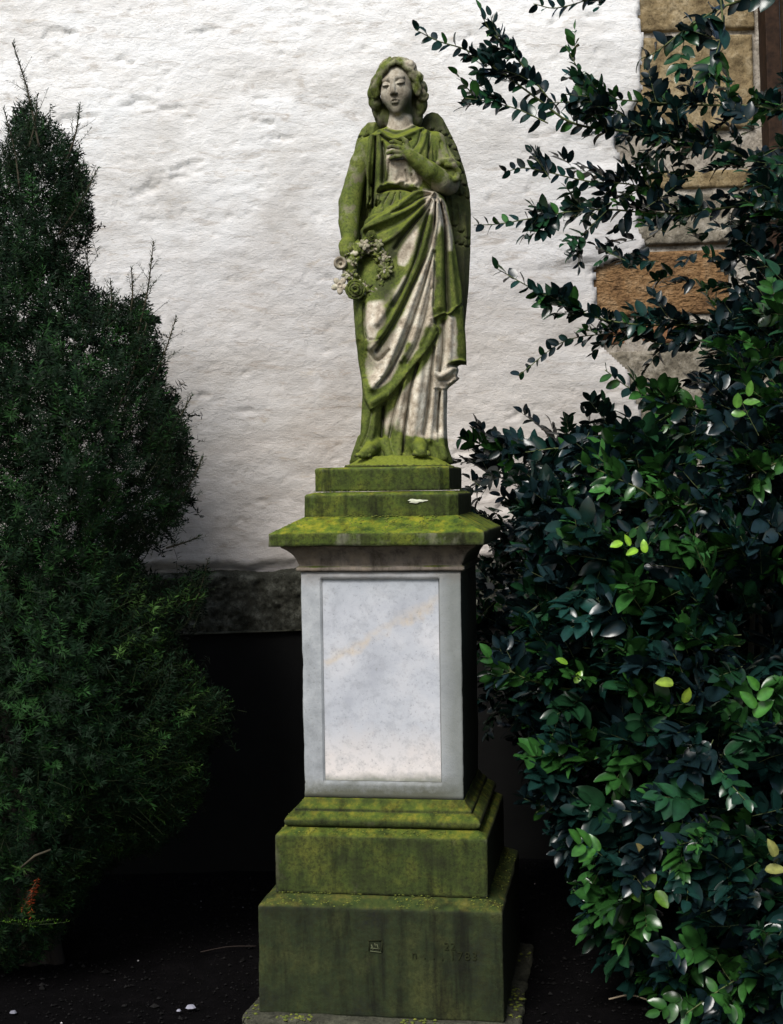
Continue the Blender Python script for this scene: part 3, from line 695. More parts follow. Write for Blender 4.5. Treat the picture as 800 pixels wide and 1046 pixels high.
    part('body', 1, 'bare head, neck and lowered arm of the angel'); part('foot', 5); part('foot', 7); part('forearm', 6, 'bare forearm and hand laid across the chest'); part('robe', 2); part('mantle', 4, 'draped mantle with diagonal folds, pale streaks between moss')

    # ---- hair
    h = Grid((372, -32, 52), (442, 38, 136), .7)
    h.ell((407.5, 7, 82), (22.5, 24, 21.5), 2, 1); h.ell((408, 15, 108), (19.5, 12, 24), 5, 1)
    h.ell(hp(0, -17, 10), (14.6, 16, 23.5), 2.5, None, '-', M=HM)
    h.ell((409, -17, 122), (12, 18, 20), 3, None, '-'); h.ell((409, 8, 120), (18, 9, 14), 4, 1)
    for c, r in (((384, 0, 90), (6.8, 9, 9)), ((384.5, 3, 105), (6, 9, 9)), ((390, 8, 118), (5.5, 7, 10)), ((430, 3, 90), (7, 9, 9)), ((430.5, 6, 105), (6.5, 8, 10)), ((426.5, 10, 118), (6, 7, 10))):
        h.ell(c, r, 3, 1)
    rr = random.Random(3)
    def lock(P, R, wob=1.1, k=.7):
        P = spline(P, 7); n = len(P); ph = rr.random()*6
        pts = [P[i]+np.array([wob*math.sin(i*.85+ph), 0, wob*.6*math.cos(i*.85+ph)]) for i in range(n)]
        rad = np.interp(np.linspace(0, 1, n), np.linspace(0, 1, len(R)), R)
        for i in range(n-1): h.cone(pts[i], pts[i+1], rad[i], rad[i+1], k if i else 1, 1, pad=5)
    for j in range(6):      # waves swept back from the parting, viewer-left
        o = j*1.9
        lock([(402-o*.2, -17+o*1.5, 69-o*.75), (394-o*.2, -16.5+o*1.6, 72-o*.7), (387-o*.1, -12+o*1.7, 80-o*.3), (381.5, -6+o*1.6, 88), (379.5+o*.3, -1+o, 97), (381+o*.3, 2+o, 107), (386, 5+o, 118), (391, 8+o, 127)], [1.6, 2.4, 2.6, 2.8, 2.6, 2.4, 1.6], 1.2)
    for j in range(6):
        o = j*1.9
        lock([(404+o*.2, -18+o*1.5, 68-o*.7), (412+o*.2, -18.5+o*1.6, 70-o*.7), (421+o*.1, -14+o*1.7, 76-o*.4), (428, -7+o*1.6, 85), (432.5-o*.3, -1+o, 95), (431.5-o*.3, 2+o, 107), (427, 5+o, 119), (424, 8+o, 128)], [1.7, 2.6, 2.8, 3, 2.8, 2.4, 1.6], 1.3)
    for j in range(3):
        o = j*2.0
        lock([(403-o, -19.5+o*.5, 69-o), (397-o, -19+o*.6, 73.5-o*.6), (390.5-o, -16.5+o*.6, 81), (386.5-o, -12, 91), (385-o, -8, 102)], [1.6, 2.3, 2.4, 2.2, 1.6], .9)
        lock([(404+o, -20+o*.5, 68.5-o), (411+o, -19.5+o*.6, 71.5-o*.6), (418+o, -17+o*.6, 77.5), (423+o, -12.5, 87), (425+o, -8, 99)], [1.6, 2.4, 2.5, 2.3, 1.6], .9)
    for j in range(9):      # crown
        a = (j-4)/4
        lock([(406+a*3, -14, 66-2), (407+a*11, -4, 62+abs(a)*2.5), (407.5+a*17, 8, 65+a*a*4), (407.5+a*20, 20, 76+a*a*4)], [1.4, 2.2, 2.4, 2.2], .7)
    for cxx, cy, cz, R0 in ((381, 0, 96, 4.4), (431.5, -2, 98, 4.4), (419, -15, 71, 3.6), (427, -9, 81, 3.4)):
        pts = [(cxx+math.cos(t)*R0*(1-t/9), cy-t*.35, cz+math.sin(t)*R0*(1-t/9)*1.15) for t in np.linspace(0, 6.5, 12)]
        for i in range(11): h.cone(pts[i], pts[i+1], 2.5, 2.3, 1.6, 1, pad=7)
    V, Q, I = h.nets(); V = relax(V, Q, 1); V = V+(fbm(V[:, 0]*.3, V[:, 1]*.3, V[:, 2]*.12, 2)*.7)[:, None]*np.array([.6, 1, .2])
    m1 = .75+.25*fbm(V[:, 0]*.1, V[:, 1]*.1, V[:, 2]*.1, 2)-.45*smoothstep(408, 420, V[:, 0])*smoothstep(88, 62, V[:, 2])
    gg = smoothstep(84, 122, V[:, 2])*.75
    mesh_np('hair', to_local(V), Q, stone, root, {'moss': m1, 'grime_shade': gg})

    # ---- wings
    def wing(poly, yc, name, lab, tiers, lean, dark):
        P = np.array(poly, float); lo = P.min(0)-6; hi = P.max(0)+6
        W = Grid((lo[0], yc-22, lo[1]), (hi[0], yc+26, hi[1]), 1.0)
        R = Map2(lo[0]-1, hi[0]+1, lo[1]-1, hi[1]+1, .5)
        for (x, z, a, L, w) in tiers:      # one feather: tip position, direction, length, width
            ca, sa = math.sin(a), -math.cos(a)
            b = (x+ca*L, z+sa*L)
            R.stroke([b, ((b[0]+x)/2, (b[1]+z)/2), (x, z)], [w*.9, w, w*.75], 1.6)
            R.stroke([b, (x, z)], .8, .9)
            t = np.linspace(-1.4, 1.4, 7); R.stroke([(x-ca*0+w*.8*math.sin(q)*math.cos(a)-w*.5*(math.cos(q))*ca, z+w*.8*math.sin(q)*math.sin(a)+w*.5*math.cos(q)) for q in t], .9, -2.4)
        sl, X, Y, Z = W.box(lo-0 if False else (lo[0], yc-22, lo[1]), (hi[0], yc+26, hi[1]))
        xx, zz = np.broadcast_arrays(X[:, 0, :], Z[:, 0, :]); sd = R.sd(P, xx, zz)
        cen = yc+lean*(xx-P[:, 0].min())+((zz-150)/120)**2*1.0
        rel = R.get(xx, zz); th = 4.2*smoothstep(1, -7, sd)+1.4
        dy = np.abs(Y-cen[:, None, :])-th[:, None, :]-rel[:, None, :]*(Y < cen[:, None, :])
        d2 = np.maximum(sd[:, None, :]+0*Y, dy); W.F[sl] = d2.astype(np.float32)
        V, Q, I = W.nets(); V = relax(V, Q, 1)
        m = 1.0+.3*fbm(V[:, 0]*.08, V[:, 1]*.1, V[:, 2]*.06, 3)
        gq = np.clip(dark(V[:, 0], V[:, 2])+.2*fbm(V[:, 0]*.1, 0, V[:, 2]*.1, 3), 0, 1)
        o = mesh_np(name, to_local(V), Q, stone, root, {'moss': m, 'grime_shade': gq}); o['label'] = lab
    T = []
    for r, z0 in enumerate((128, 140, 152, 164, 177, 190)):
        for k in range(4): T.append((441+k*7.5+r*3.2, z0+k*2.5, -.25, 13, 4.2))
    for k in range(5): T.append((452+k*6.6, 215+k*6, -.12, 28, 4.4))
    for k in range(5): T.append((452+k*6.4, 241+k*1.6, -.06, 30, 4.4))
    for k in range(5): T.append((449+k*7, 345-abs(k-3)*9, -.03, 95, 4.2))
    wing([(428, 130), (431, 117), (436, 111), (442, 108.5), (448, 110), (453, 115), (459, 127), (468, 146), (476.6, 172), (481, 193), (482.3, 215), (482, 246), (480, 290), (476.5, 326), (475, 352), (466, 356), (452, 335), (440, 250), (428, 170)],
         23, 'wing', 'wing on the right, its long feathers dark', T, -.05, lambda x, z: .70+.2*smoothstep(235, 260, z)+.25*smoothstep(455, 440, x))  # right wing darkened overall, its shadow painted into the colour
    T = []
    for r, z0 in enumerate((134, 146, 158, 170)):
        for k in range(3): T.append((365+k*7.5-r, z0, .25, 13, 4.2))
    for k in range(3): T.append((364+k*6, 330, .03, 140, 4))
    wing([(394, 130), (391, 122), (384, 118.5), (376, 119), (369, 126), (364, 137), (361, 150), (359, 170), (358, 210), (362, 300), (370, 345), (390, 340), (396, 200)],
         23, 'wing', 'wing on the left, mostly behind the arm', T, .05, lambda x, z: .15+0*x)

    # ---- wreath
    wr = Grid((340, -52, 238), (412, -12, 322), .6)
    wc = (376, -31, 280)
    wr.torus(wc, 17.5, 5.2, rx=1.0, rz=1.28, idn=1)
    rr = random.Random(5)
    for i in range(170):
        a = rr.random()*6.283; b = rr.random()*3.6-1.8; q = 5.6+rr.random()*2.2
        ca, sa = math.cos(a), math.sin(a); x = wc[0]+ca*(17.5+q*math.sin(b)); z_ = wc[2]+sa*(22.4+q*math.sin(b)); y = wc[1]-q*math.cos(b)
        r = rr.uniform(1.2, 2.5); t = rr.random()*6.28
        wr.ell((x, y, z_), (r, r*.8, r*1.1), .5, 1, pad=4)
        if i % 2 == 0: wr.cone((x, y-.5, z_), (x+3*math.cos(t), y-1.5, z_+3*math.sin(t)), 1.5, .6, .4, 1, pad=4)
    V, Q, I = wr.nets()
    n = fbm(V[:, 0]*.25, V[:, 1]*.25, V[:, 2]*.25, 2)
    wo = mesh_np('wreath', to_local(V), Q, stone, root, {'moss': .82+n*1.1+.25*smoothstep(-30, -20, V[:, 1]), 'grime_shade': smoothstep(-31, -25, V[:, 1])*.9})
    def flower(kind, x, y, z, r, moss, lab):
        q = Grid((x-r*1.5, y-r*1.3, z-r*1.5), (x+r*1.5, y+r*1.2, z+r*1.5), .5)
        if kind == 'rose':
            q.ell((x, y+r*.3, z), (r*.95, r*.7, r*.95), 1, 1, pad=5)
            for ring, (R1, n_, tt) in enumerate(((r*.86, 6, .25), (r*.58, 5, .23), (r*.3, 3, .2))):
                for k in range(n_):
                    a0 = 6.283*k/n_+ring*.6; P = [(x+math.cos(a0+s)*R1*(1+.12*s), y-r*(.15+.22*ring)-.05*r*s, z+math.sin(a0+s)*R1*(1+.12*s)) for s in np.linspace(0, 6.283/n_*1.15, 5)]
                    for u in range(4): q.cone(P[u], P[u+1], r*.13, r*.13, .25, 1, pad=4)
            for R1 in (r*.72, r*.45): q.torus((x, y-r*.55, z), R1, r*.07, k=.4, op='-')
        elif kind == 'cup':
            q.ell((x, y, z), (r, r*.8, r), 1, 1, pad=5); q.ell((x, y-r*.8, z), (r*.62, r*.65, r*.62), .6, None, '-', pad=5)
            q.torus((x, y-r*.55, z), r*.78, r*.16, k=.5, idn=1); q.ell((x, y-r*.3, z), (r*.24, r*.35, r*.24), .4, 1, pad=4)
        else:
            n_ = 5 if kind == 'five' else 9
            for k in range(n_):
                a0 = 6.283*k/n_+.3; wd = .34 if n_ == 5 else .2
                q.ell((x+math.cos(a0)*r*.6, y, z+math.sin(a0)*r*.6), (r*.42, r*.22, r*wd), .3, 1, pad=4,
                      M=np.array([[math.cos(a0), 0, -math.sin(a0)], [0, 1, 0], [math.sin(a0), 0, math.cos(a0)]]))
            q.torus((x, y-r*.12, z), r*.24, r*.1, k=.2, idn=1); q.ell((x, y+r*.2, z), (r*.4, r*.3, r*.4), .5, 1, pad=4)
        V, Q, I = q.nets(); o = mesh_np('flower', to_local(V), Q, stone, wo, {'moss': np.full(len(V), moss+.30)+.3*fbm(V[:, 0]*.3, 0, V[:, 2]*.3, 2), 'grime_shade': .8*smoothstep(y+r*.0, y+r*.8, V[:, 1])})
        o['label'] = lab
    flower('cup', 349, -36, 275, 6.8, .02, 'pale cup shaped flower with a dark hollow centre'); flower('five', 348.5, -35, 297, 9, .0, 'pale five petalled flower')
    flower('rose', 364, -39, 302, 9.5, .75, 'mossy rose'); flower('daisy', 393.5, -38, 282, 8.5, .45, 'daisy like flower')
    flower('five', 373, -39, 257, 6, .12, 'small pale flower'); flower('five', 387, -38.5, 256, 5.5, .3, 'small flower'); flower('five', 391.5, -37, 268, 5.5, .25, 'small flower')
    flower('rose', 380, -38, 248, 5, .8, 'small mossy rosebud'); flower('five', 355, -36, 286, 5.5, .1, 'small pale flower')

    # ---- mossy mound it stands on
    b = Grid((346, -66, 458), (470, 56, 482), 1.0)
    sl, X, Y, Z = b.box((346, -66, 458), (470, 56, 482))
    q = ((np.abs((X-408)/56)**3.2+np.abs((Y+3)/54)**3.2)**(1/3.2)-1)*50
    top = 476.5-9.4*smoothstep(0, -18, q)+1.2*fbm(X*.11, Y*.11, 0, 3)-1.0*fbm(X*.5, Y*.5, 0, 2)
    b.F[sl] = np.maximum(np.maximum(q, top-Z), Z-479).astype(np.float32)
    V, Q, I = b.nets(); mesh_np('statue_base', to_local(V), Q, stone, root, {'moss': np.full(len(V), 1.4), 'grime_shade': np.zeros(len(V))})
    return root
build_angel()

# ------------------------------------------------------------------ pedestal
PT = math.radians(-9.04)
PEDM = Matrix.Rotation(0.0207, 4, 'Y') @ Matrix.Rotation(PT, 4, 'Z')
def side_coords(hw, ch, n, extra=()):
    """outline of one square ring: list of points and outward normals"""
    base = np.linspace(-hw+ch, hw-ch, n); base = np.sort(np.concatenate([base, [e for e in extra]]))
    return base
def molded(name, prof, mat, parent, ch=.006, n=60, dz=.008, rough=.0012, cham=0, recess=None, seed=0, caps=True, chips=.0):
    """square moulding from a profile of (half width, z); worn, slightly uneven faces; optional recessed front field"""
    P = [prof[0]]
    ez = []
    if recess: ez = [recess[2]-.002, recess[2]+.003, recess[3]-.003, recess[3]+.002]
    for a, b in zip(prof[:-1], prof[1:]):
        L = math.hypot(b[0]-a[0], b[1]-a[1]); k = max(1, int(L/dz)); seg = [(a[0]+(b[0]-a[0])*i/k, a[1]+(b[1]-a[1])*i/k) for i in range(1, k+1)]
        for e in ez:
            if min(a[1], b[1]) < e < max(a[1], b[1]): seg.append((a[0]+(b[0]-a[0])*(e-a[1])/(b[1]-a[1]), e))
        seg.sort(key=lambda q: q[1]*(1 if b[1] > a[1] else -1)) if ez else None
        P += seg
    ex = [recess[0]-.002, recess[0]+.003, recess[1]-.003, recess[1]+.002] if recess else []
    c = cham or ch; u = np.sort(np.concatenate([np.linspace(-1, 1, n), [e/(prof[0][0]-c) for e in ex]]))
    V = []; 
    for hw, z in P:
        ring = []; s = hw-c
        for k in range(4):
            a = k*math.pi/2; ca, sa = math.cos(a), math.sin(a)
            pts = [(q*s, -hw) for q in u]
            if cham: pts += [(s+c*t, -hw+c*t) for t in (.02, .35, .65, .98)]
            else: pts += [(s+c*math.sin(t), -hw+c*(1-math.cos(t))) for t in (.5, 1.05)]
            ring += [(x*ca-y*sa, x*sa+y*ca) for x, y in pts]
        V += [(x, y, z) for x, y in ring]
    V = np.array(V); m_ = len(V)//len(P)
    nrm = V.copy(); nrm[:, 2] = 0; 
    ax = np.abs(V[:, 0]) > np.abs(V[:, 1]); N = np.stack([np.where(ax, np.sign(V[:, 0]), 0), np.where(ax, 0, np.sign(V[:, 1])), 0*V[:, 0]], 1)
    nz = fbm(V[:, 0]*9+seed, V[:, 1]*9, V[:, 2]*9, 4)*rough*2+fbm(V[:, 0]*60, V[:, 1]*60, V[:, 2]*60+seed, 2)*rough
    V0 = V.copy(); V = V+N*nz[:, None]
    V[:, 2] += fbm(V0[:, 0]*7, V0[:, 1]*7, seed, 3)*rough*1.2
    if chips:
        hwv = np.maximum(np.abs(V0[:, 0]), np.abs(V0[:, 1])); near = np.minimum(np.abs(V0[:, 0]), np.abs(V0[:, 1]))
        cc = smoothstep(.25, .6, fbm(V0[:, 0]*30, V0[:, 1]*30, V0[:, 2]*30+seed, 3))*smoothstep(.93, 1, near/hwv); V = V-N*(cc*chips)[:, None]
    if recess:
        x0, x1, z0, z1, dp = recess; front = (V0[:, 1] < -(np.abs(V0[:, 0]))) 
        i = front & (V0[:, 0] > x0) & (V0[:, 0] < x1) & (V0[:, 2] > z0) & (V0[:, 2] < z1); V[i, 1] += dp
    nr = len(P); r = np.arange(nr-1)[:, None]*m_; k = np.arange(m_)[None, :]; k2 = (k+1) % m_
    Q = np.stack([(r+k).ravel(), (r+k2).ravel(), (r+m_+k2).ravel(), (r+m_+k).ravel()], 1)
    if P[-1][1] < P[0][1]: Q = Q[:, ::-1]
    o = mesh_np(name, V, Q, mat, parent)
    if caps:      # close top and bottom
        me = o.data; import bmesh
        bm = bmesh.new(); bm.from_mesh(me); bm.verts.ensure_lookup_table()
        for base in (0, (nr-1)*m_):
            try:
                f = bm.faces.new([bm.verts[base+i] for i in range(m_)]); f.smooth = False
            except Exception: pass
        bmesh.ops.recalc_face_normals(bm, faces=bm.faces); bm.to_mesh(me); bm.free()
    return o
def build_pedestal():
    root = empty('stone_pedestal', (0, 0, 0), 'tall square stone pedestal with blank white marble field, mossy at foot and top', 'pedestal')
    root.matrix_world = PEDM
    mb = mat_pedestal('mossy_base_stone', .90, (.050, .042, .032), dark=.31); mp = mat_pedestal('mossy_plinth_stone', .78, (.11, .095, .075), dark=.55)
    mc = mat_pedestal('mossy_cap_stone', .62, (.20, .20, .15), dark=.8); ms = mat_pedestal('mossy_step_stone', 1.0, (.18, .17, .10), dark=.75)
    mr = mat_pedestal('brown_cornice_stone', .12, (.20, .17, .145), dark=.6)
    sh = mat_shaft()
    molded('foundation_slab', [(.405, -.06), (.405, .012), (.398, .02), (.36, .024)], mat_rock('foundation_stone', (.02, .02, .015), (.05, .05, .035), (.10, .10, .07)), root, rough=.008, chips=.02, seed=9, dz=.02)
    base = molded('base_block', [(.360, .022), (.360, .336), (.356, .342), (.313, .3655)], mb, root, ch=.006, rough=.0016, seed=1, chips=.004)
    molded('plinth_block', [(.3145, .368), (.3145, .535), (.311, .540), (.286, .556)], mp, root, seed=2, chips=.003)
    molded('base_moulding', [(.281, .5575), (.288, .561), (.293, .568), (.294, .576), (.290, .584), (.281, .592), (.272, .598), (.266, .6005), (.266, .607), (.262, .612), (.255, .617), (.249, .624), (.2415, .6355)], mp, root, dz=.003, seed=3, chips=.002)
    rec = (-.181, .176, .683, 1.293, .016)
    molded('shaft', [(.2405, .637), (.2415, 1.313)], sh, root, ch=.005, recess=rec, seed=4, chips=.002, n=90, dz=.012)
    # marble field let into the recess
    nx, nz = 40, 60; X, Z = np.meshgrid(np.linspace(-.1775, .1725, nx), np.linspace(.6865, 1.2895, nz), indexing='ij')
    Y = -.2245-.003+.0008*fbm(X*8, 0, Z*8, 3)
    V = np.stack([X, Y, Z], -1).reshape(-1, 3); i, j = np.meshgrid(np.arange(nx-1), np.arange(nz-1), indexing='ij'); a = (i*nz+j).ravel()
    Q = np.stack([a, a+nz, a+nz+1, a+1], 1)
    mesh_np('marble_field', V, Q, mat_panel(), root)
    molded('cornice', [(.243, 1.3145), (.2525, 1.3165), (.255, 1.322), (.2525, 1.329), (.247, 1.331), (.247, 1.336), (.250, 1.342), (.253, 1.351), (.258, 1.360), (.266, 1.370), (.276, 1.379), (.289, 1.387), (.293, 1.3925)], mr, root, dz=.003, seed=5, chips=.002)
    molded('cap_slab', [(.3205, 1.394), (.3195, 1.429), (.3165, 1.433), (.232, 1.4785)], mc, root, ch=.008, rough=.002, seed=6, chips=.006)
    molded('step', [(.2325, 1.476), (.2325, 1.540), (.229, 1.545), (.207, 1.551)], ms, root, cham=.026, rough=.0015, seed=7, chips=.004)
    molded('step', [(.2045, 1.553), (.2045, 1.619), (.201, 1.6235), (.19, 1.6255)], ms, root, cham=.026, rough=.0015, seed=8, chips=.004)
    # cut mason's mark on the front of the base
    dk = mat_plain('cut_lines', (.019, .022, .009), .95); lt = mat_plain('worn_lichen', (.09, .10, .055), .95)
    mk = MB(); Y = -.3625
    def ln(x0, z0, x1, z1, w=.0016, mbx=None):
        c = ((x0+x1)/2, Y, (z0+z1)/2); L = math.hypot(x1-x0, z1-z0)/2; a = math.atan2(z1-z0, x1-x0)
        R = np.array([[math.cos(a), 0, -math.sin(a)], [0, 1, 0], [math.sin(a), 0, math.cos(a)]]); (mbx or mk).box(c, (L, .0012, w), R)
    bx, bz = -.010, .230
    ln(bx-.021, bz+.018, bx+.02, bz+.020, .0022); ln(bx-.020, bz+.018, bx-.019, bz-.012); ln(bx+.020, bz+.020, bx+.018, bz-.015); 
    mk.build('mason_mark', dk, base)
    lk = MB()
    for a in ((-.016, -.013, .017, -.016), (-.014, -.004, .012, -.006), (-.012, .006, -.006, -.012), (.004, .008, .010, -.010), (-.002, .010, .001, .000)): ln(bx+a[0], bz+a[1], bx+a[2], bz+a[3], .0013, lk)
    lk.build('mason_mark', lt, base)
    def word(txt, x, z, size):
        cu = bpy.data.curves.new('carved_letters', 'FONT'); cu.body = txt; cu.size = size; cu.extrude = .0008; cu.space_character = 1.25
        o = bpy.data.objects.new('carved_letters', cu); COL.objects.link(o); dg = bpy.context.evaluated_depsgraph_get()
        me = bpy.data.meshes.new_from_object(o.evaluated_get(dg)); bpy.data.objects.remove(o)
        o = bpy.data.objects.new('carved_letters', me); COL.objects.link(o); o.parent = base; me.materials.clear(); me.materials.append(dk)
        o.rotation_euler = (math.pi/2, 0, 0); o.location = (x, -.3622, z)
    word('n . . , 1783', .095, .200, .034); word('22', .19, .228, .030)
    # cushions of moss along the ledges and joints
    rng = np.random.default_rng(8); mm = NT('moss_cushion'); n = mm.noise(90, 4, .7)
    mm.set('Base Color', mm.ramp(n, [(.3, (.020, .032, .004)), (.5, (.075, .095, .008)), (.7, (.17, .165, .015))])); mm.set('Roughness', .95)
    T = np.array([(math.cos(a), math.sin(a), 0) for a in np.arange(6)*1.047]+[(.6*math.cos(a+.5), .6*math.sin(a+.5), .62) for a in np.arange(6)*1.047]+[(0, 0, .85)])
    TF = np.array([(i, (i+1) % 6, (i+1) % 6+6) for i in range(6)]+[(i, (i+1) % 6+6, i+6) for i in range(6)]+[(i+6, (i+1) % 6+6, 12) for i in range(6)])
    PP, SS = [], []
    for (h0, z0, h1, z1, cnt, smax) in ((.3195, 1.430, .236, 1.477, 1500, .005), (.2325, 1.543, .207, 1.552, 520, .0035), (.2045, 1.6225, .18, 1.6265, 420, .0035), (.236, 1.4785, .2345, 1.4805, 260, .0045), (.209, 1.5545, .206, 1.556, 200, .0035), (.356, .343, .315, .3665, 750, .0045),
                                        (.311, .541, .287, .5575, 520, .004), (.292, .5835, .262, .606, 420, .003), (.316, .3695, .314, .371, 200, .004), (.405, .021, .365, .026, 420, .008)):
        f = rng.random(cnt); h = h0+(h1-h0)*f; z = z0+(z1-z0)*f; k = rng.integers(0, 4, cnt); k = np.where(k == 2, 0, k); u = rng.uniform(-1, 1, cnt)*h
        ca, sa = np.cos(k*math.pi/2), np.sin(k*math.pi/2); keep = fbm(u*9, z*9, k*3., 3) > -.12
        if h0 < .24: keep &= np.abs(u) < h-.024
        PP.append(np.stack([u*ca+h*sa, u*sa-h*ca, z-.0008], 1)[keep]); SS.append((smax*rng.uniform(.3, 1, cnt)**1.5)[keep])
    PP = np.vstack(PP); SS = np.concatenate(SS)
    V = PP[:, None]+T[None]*SS[:, None, None]*np.array([1, 1, .6])*rng.uniform(.75, 1.25, (len(PP), 13, 1))
    Q = (TF[None]+np.arange(len(PP))[:, None, None]*13).reshape(-1, 3)
    tag(mesh_np('moss', V.reshape(-1, 3), Q, mm.m, root), kind='stuff')
    # bright lichen scab on the lower step
    V = []; n = 26
    for k in range(n):
        a = 2*math.pi*k/n; r = 1+.25*math.sin(3*a+1)+.15*math.sin(7*a); V.append((.112+.026*r*math.cos(a), -.2352, 1.522+.0055*r*math.sin(a)))
    o = MB().add(V+[(.112, -.2375, 1.522)], [(k, (k+1) % n, n) for k in range(n)]).build('lichen', mat_plain('pale_lichen', (.62, .64, .50), .95), root)
    return root
build_pedestal()

# ------------------------------------------------------------------ wall
WY = 1.5
def grid_sheet(name, x0, x1, z0, z1, step, fn, mat, parent, keep=None):
    nx = int((x1-x0)/step)+1; nz = int((z1-z0)/step)+1
    X, Z = np.meshgrid(np.linspace(x0, x1, nx), np.linspace(z0, z1, nz), indexing='ij'); Y = fn(X, Z)
    V = np.stack([X, Y, Z], -1).reshape(-1, 3); i, j = np.meshgrid(np.arange(nx-1), np.arange(nz-1), indexing='ij'); a = (i*nz+j).ravel()
    Q = np.stack([a, a+nz, a+nz+1, a+1], 1)
    if keep is not None:
        cxz = V[Q].mean(1); Q = Q[keep(cxz[:, 0], cxz[:, 2])]; u, inv = np.unique(Q, return_inverse=True); V = V[u]; Q = inv.reshape(Q.shape)
    return mesh_np(name, V, Q, mat, parent)
def wxz(px, py, Y=WY): p = at_y(px, py, Y); return p[0], p[2]
def build_wall():
    root = empty('church_wall', (0, WY, 0), 'old rubble wall with patchy white plaster, bare sandstone corner stones and a black painted foot', 'wall')
    # plaster coat with a ragged right edge
    edge = [wxz(*p) for p in [(652, -60), (656, 40), (652, 90), (640, 125), (628, 140), (634, 165), (662, 172), (660, 186), (655, 200), (657, 235), (660, 250), (648, 262), (628, 266), (607, 275), (608, 312), (622, 330), (616, 352), (640, 380), (650, 420), (648, 520), (655, 600)]]
    ez = np.array([e[1] for e in edge])[::-1]; exx = np.array([e[0] for e in edge])[::-1]
    def ex_at(z): return np.interp(z, ez, exx)+.038*fbm(z*13, 0, 3.3, 5)
    def relief(X, Z):
        wx = X+.10*fbm(X*1.5, 3.1, Z*1.5, 2); wz = Z+.10*fbm(X*1.2, 8.1, Z*1.6, 2)
        a = .020*fbm(wx*1.1+3, 7.7, wz*1.9, 3)+.0030*fbm(wx*4+1.1*wz, 1.7, wz*6, 5)+.0042*fbm(X*22+5*Z, 4.1, Z*30, 5)+.0018*fbm(X*60, 4.1, Z*62, 2)
        st = .0035*np.abs(fbm(X*2.2-Z*.5, 9.1, Z*11, 3))       # trowel and scour lines
        pit = -.012*smoothstep(.46, .62, fbm(wx*9+4*wz, 2.1, wz*26, 4))*smoothstep(-.1, .3, fbm(X*1.3, 5.1, Z*1.7, 2))
        return a+st+pit
    zb = 1.236
    def fn(X, Z):
        d = ex_at(Z)-X
        thick = .024*smoothstep(-.002, .010, d)+.03*smoothstep(.0, .3, d)
        ft = .03*smoothstep(.10, 0, Z-zb-.03*fbm(X*4, 0, 0, 2))
        scar = .009*smoothstep(.30, .34, fbm(X*6-Z*3.0, 6.6, Z*17, 5))*smoothstep(-.1, .2, fbm(X*1.1, 1.1, Z*1.3+4, 2))+.006*smoothstep(.44, .5, fbm(X*22, 3.6, Z*40, 3))
        return WY+.03-thick-relief(X, Z)+scar-ft*0+.03*smoothstep(.05, 0, Z-zb-.015*fbm(X*9, 0, 0, 2))
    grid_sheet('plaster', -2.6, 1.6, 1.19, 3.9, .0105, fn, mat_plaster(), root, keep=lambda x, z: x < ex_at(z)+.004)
    def blk(name, px0, py0, px1, py1, mat, lab, out=.0, rough=.02):
        x0, z1 = wxz(px0, py0); x1, z0 = wxz(px1, py1)
        def f(X, Z):
            e = np.minimum(np.minimum(X-x0, x1-X), np.minimum(Z-z0, z1-Z))
            return WY+.028-out-rough*.8*fbm(X*9, 2.2, Z*9, 4)-rough*.4*fbm(X*40, 1.2, Z*40, 3)+.06*smoothstep(.022, 0, e)
        o = grid_sheet(name, x0, x1, z0, z1, .009, f, mat, root); o['label'] = lab
    tan = mat_rock('tan_sandstone', (.085, .06, .032), (.20, .15, .08), (.34, .28, .18)); oran = mat_rock('orange_sandstone', (.09, .05, .025), (.20, .115, .052), (.29, .20, .115), .8, tool=True)
    brown = mat_rock('red_brown_sandstone', (.10, .045, .02), (.20, .10, .05), (.28, .16, .09)); grey = mat_rock('grey_sandstone', (.07, .06, .045), (.17, .15, .115), (.34, .31, .26))
    mort = mat_rock('lime_mortar', (.16, .14, .11), (.28, .25, .21), (.42, .39, .35))
    blk('stone_block', 640, -70, 777, 30, tan, 'topmost rough tan stone'); blk('stone_block', 644, 33, 777, 132, tan, 'rough tan stone with yellow moss stains', .008)
    blk('stone_block', 624, 136, 750, 168, brown, 'red brown recessed stone', -.035, .012); blk('stone_block', 640, 171, 777, 192, tan, 'thin tan stone', -.005)
    blk('stone_block', 646, 195, 752, 250, grey, 'coarse grey brown stone', .004, .03); blk('stone_block', 600, 254, 752, 322, oran, 'orange tooled sandstone', -.004, .008)
    blk('stone_block', 600, 326, 720, 352, brown, 'brown stone under the orange one', -.02); blk('stone_block', 612, 356, 777, 440, grey, 'large grey stone low in the corner', 0, .02)
    grid_sheet('masonry_core', .6, 3.0, 1.0, 3.9, .02, lambda X, Z: WY+.05-.008*fbm(X*20, 0, Z*20, 4), mort, root)
    # weathered stone ledge and black painted foot
    lm = mat_rock('dark_rubble_course', (.016, .016, .011), (.048, .048, .036), (.16, .16, .13), 1.2)
    def led(X, Z):
        top = smoothstep(1.215, 1.262, Z+.012*fbm(X*6, 0, 1, 3)); return WY-.045-.018*fbm(X*14, 1, Z*14, 4)-.012*fbm(X*50, 1, Z*50, 3)+.10*top*1.0
    grid_sheet('ledge_course', -2.6, 3.0, .992, 1.275, .008, led, lm, root)
    bk = mat_plain('black_painted_render', (.0065, .0065, .0062), .8, scale=9, var=.4)
    grid_sheet('painted_foot', -2.6, 3.0, -.1, .99, .03, lambda X, Z: WY-.03-.003*fbm(X*5, 0, Z*5, 3), bk, root)
    mb = MB(); mb.box((.2, WY-.02, .989), (2.8, .034, .003)); mb.build('ledge_drip', mat_rock('drip_edge', (.03, .03, .02), (.07, .07, .05), (.11, .11, .09)), root, smooth=False)
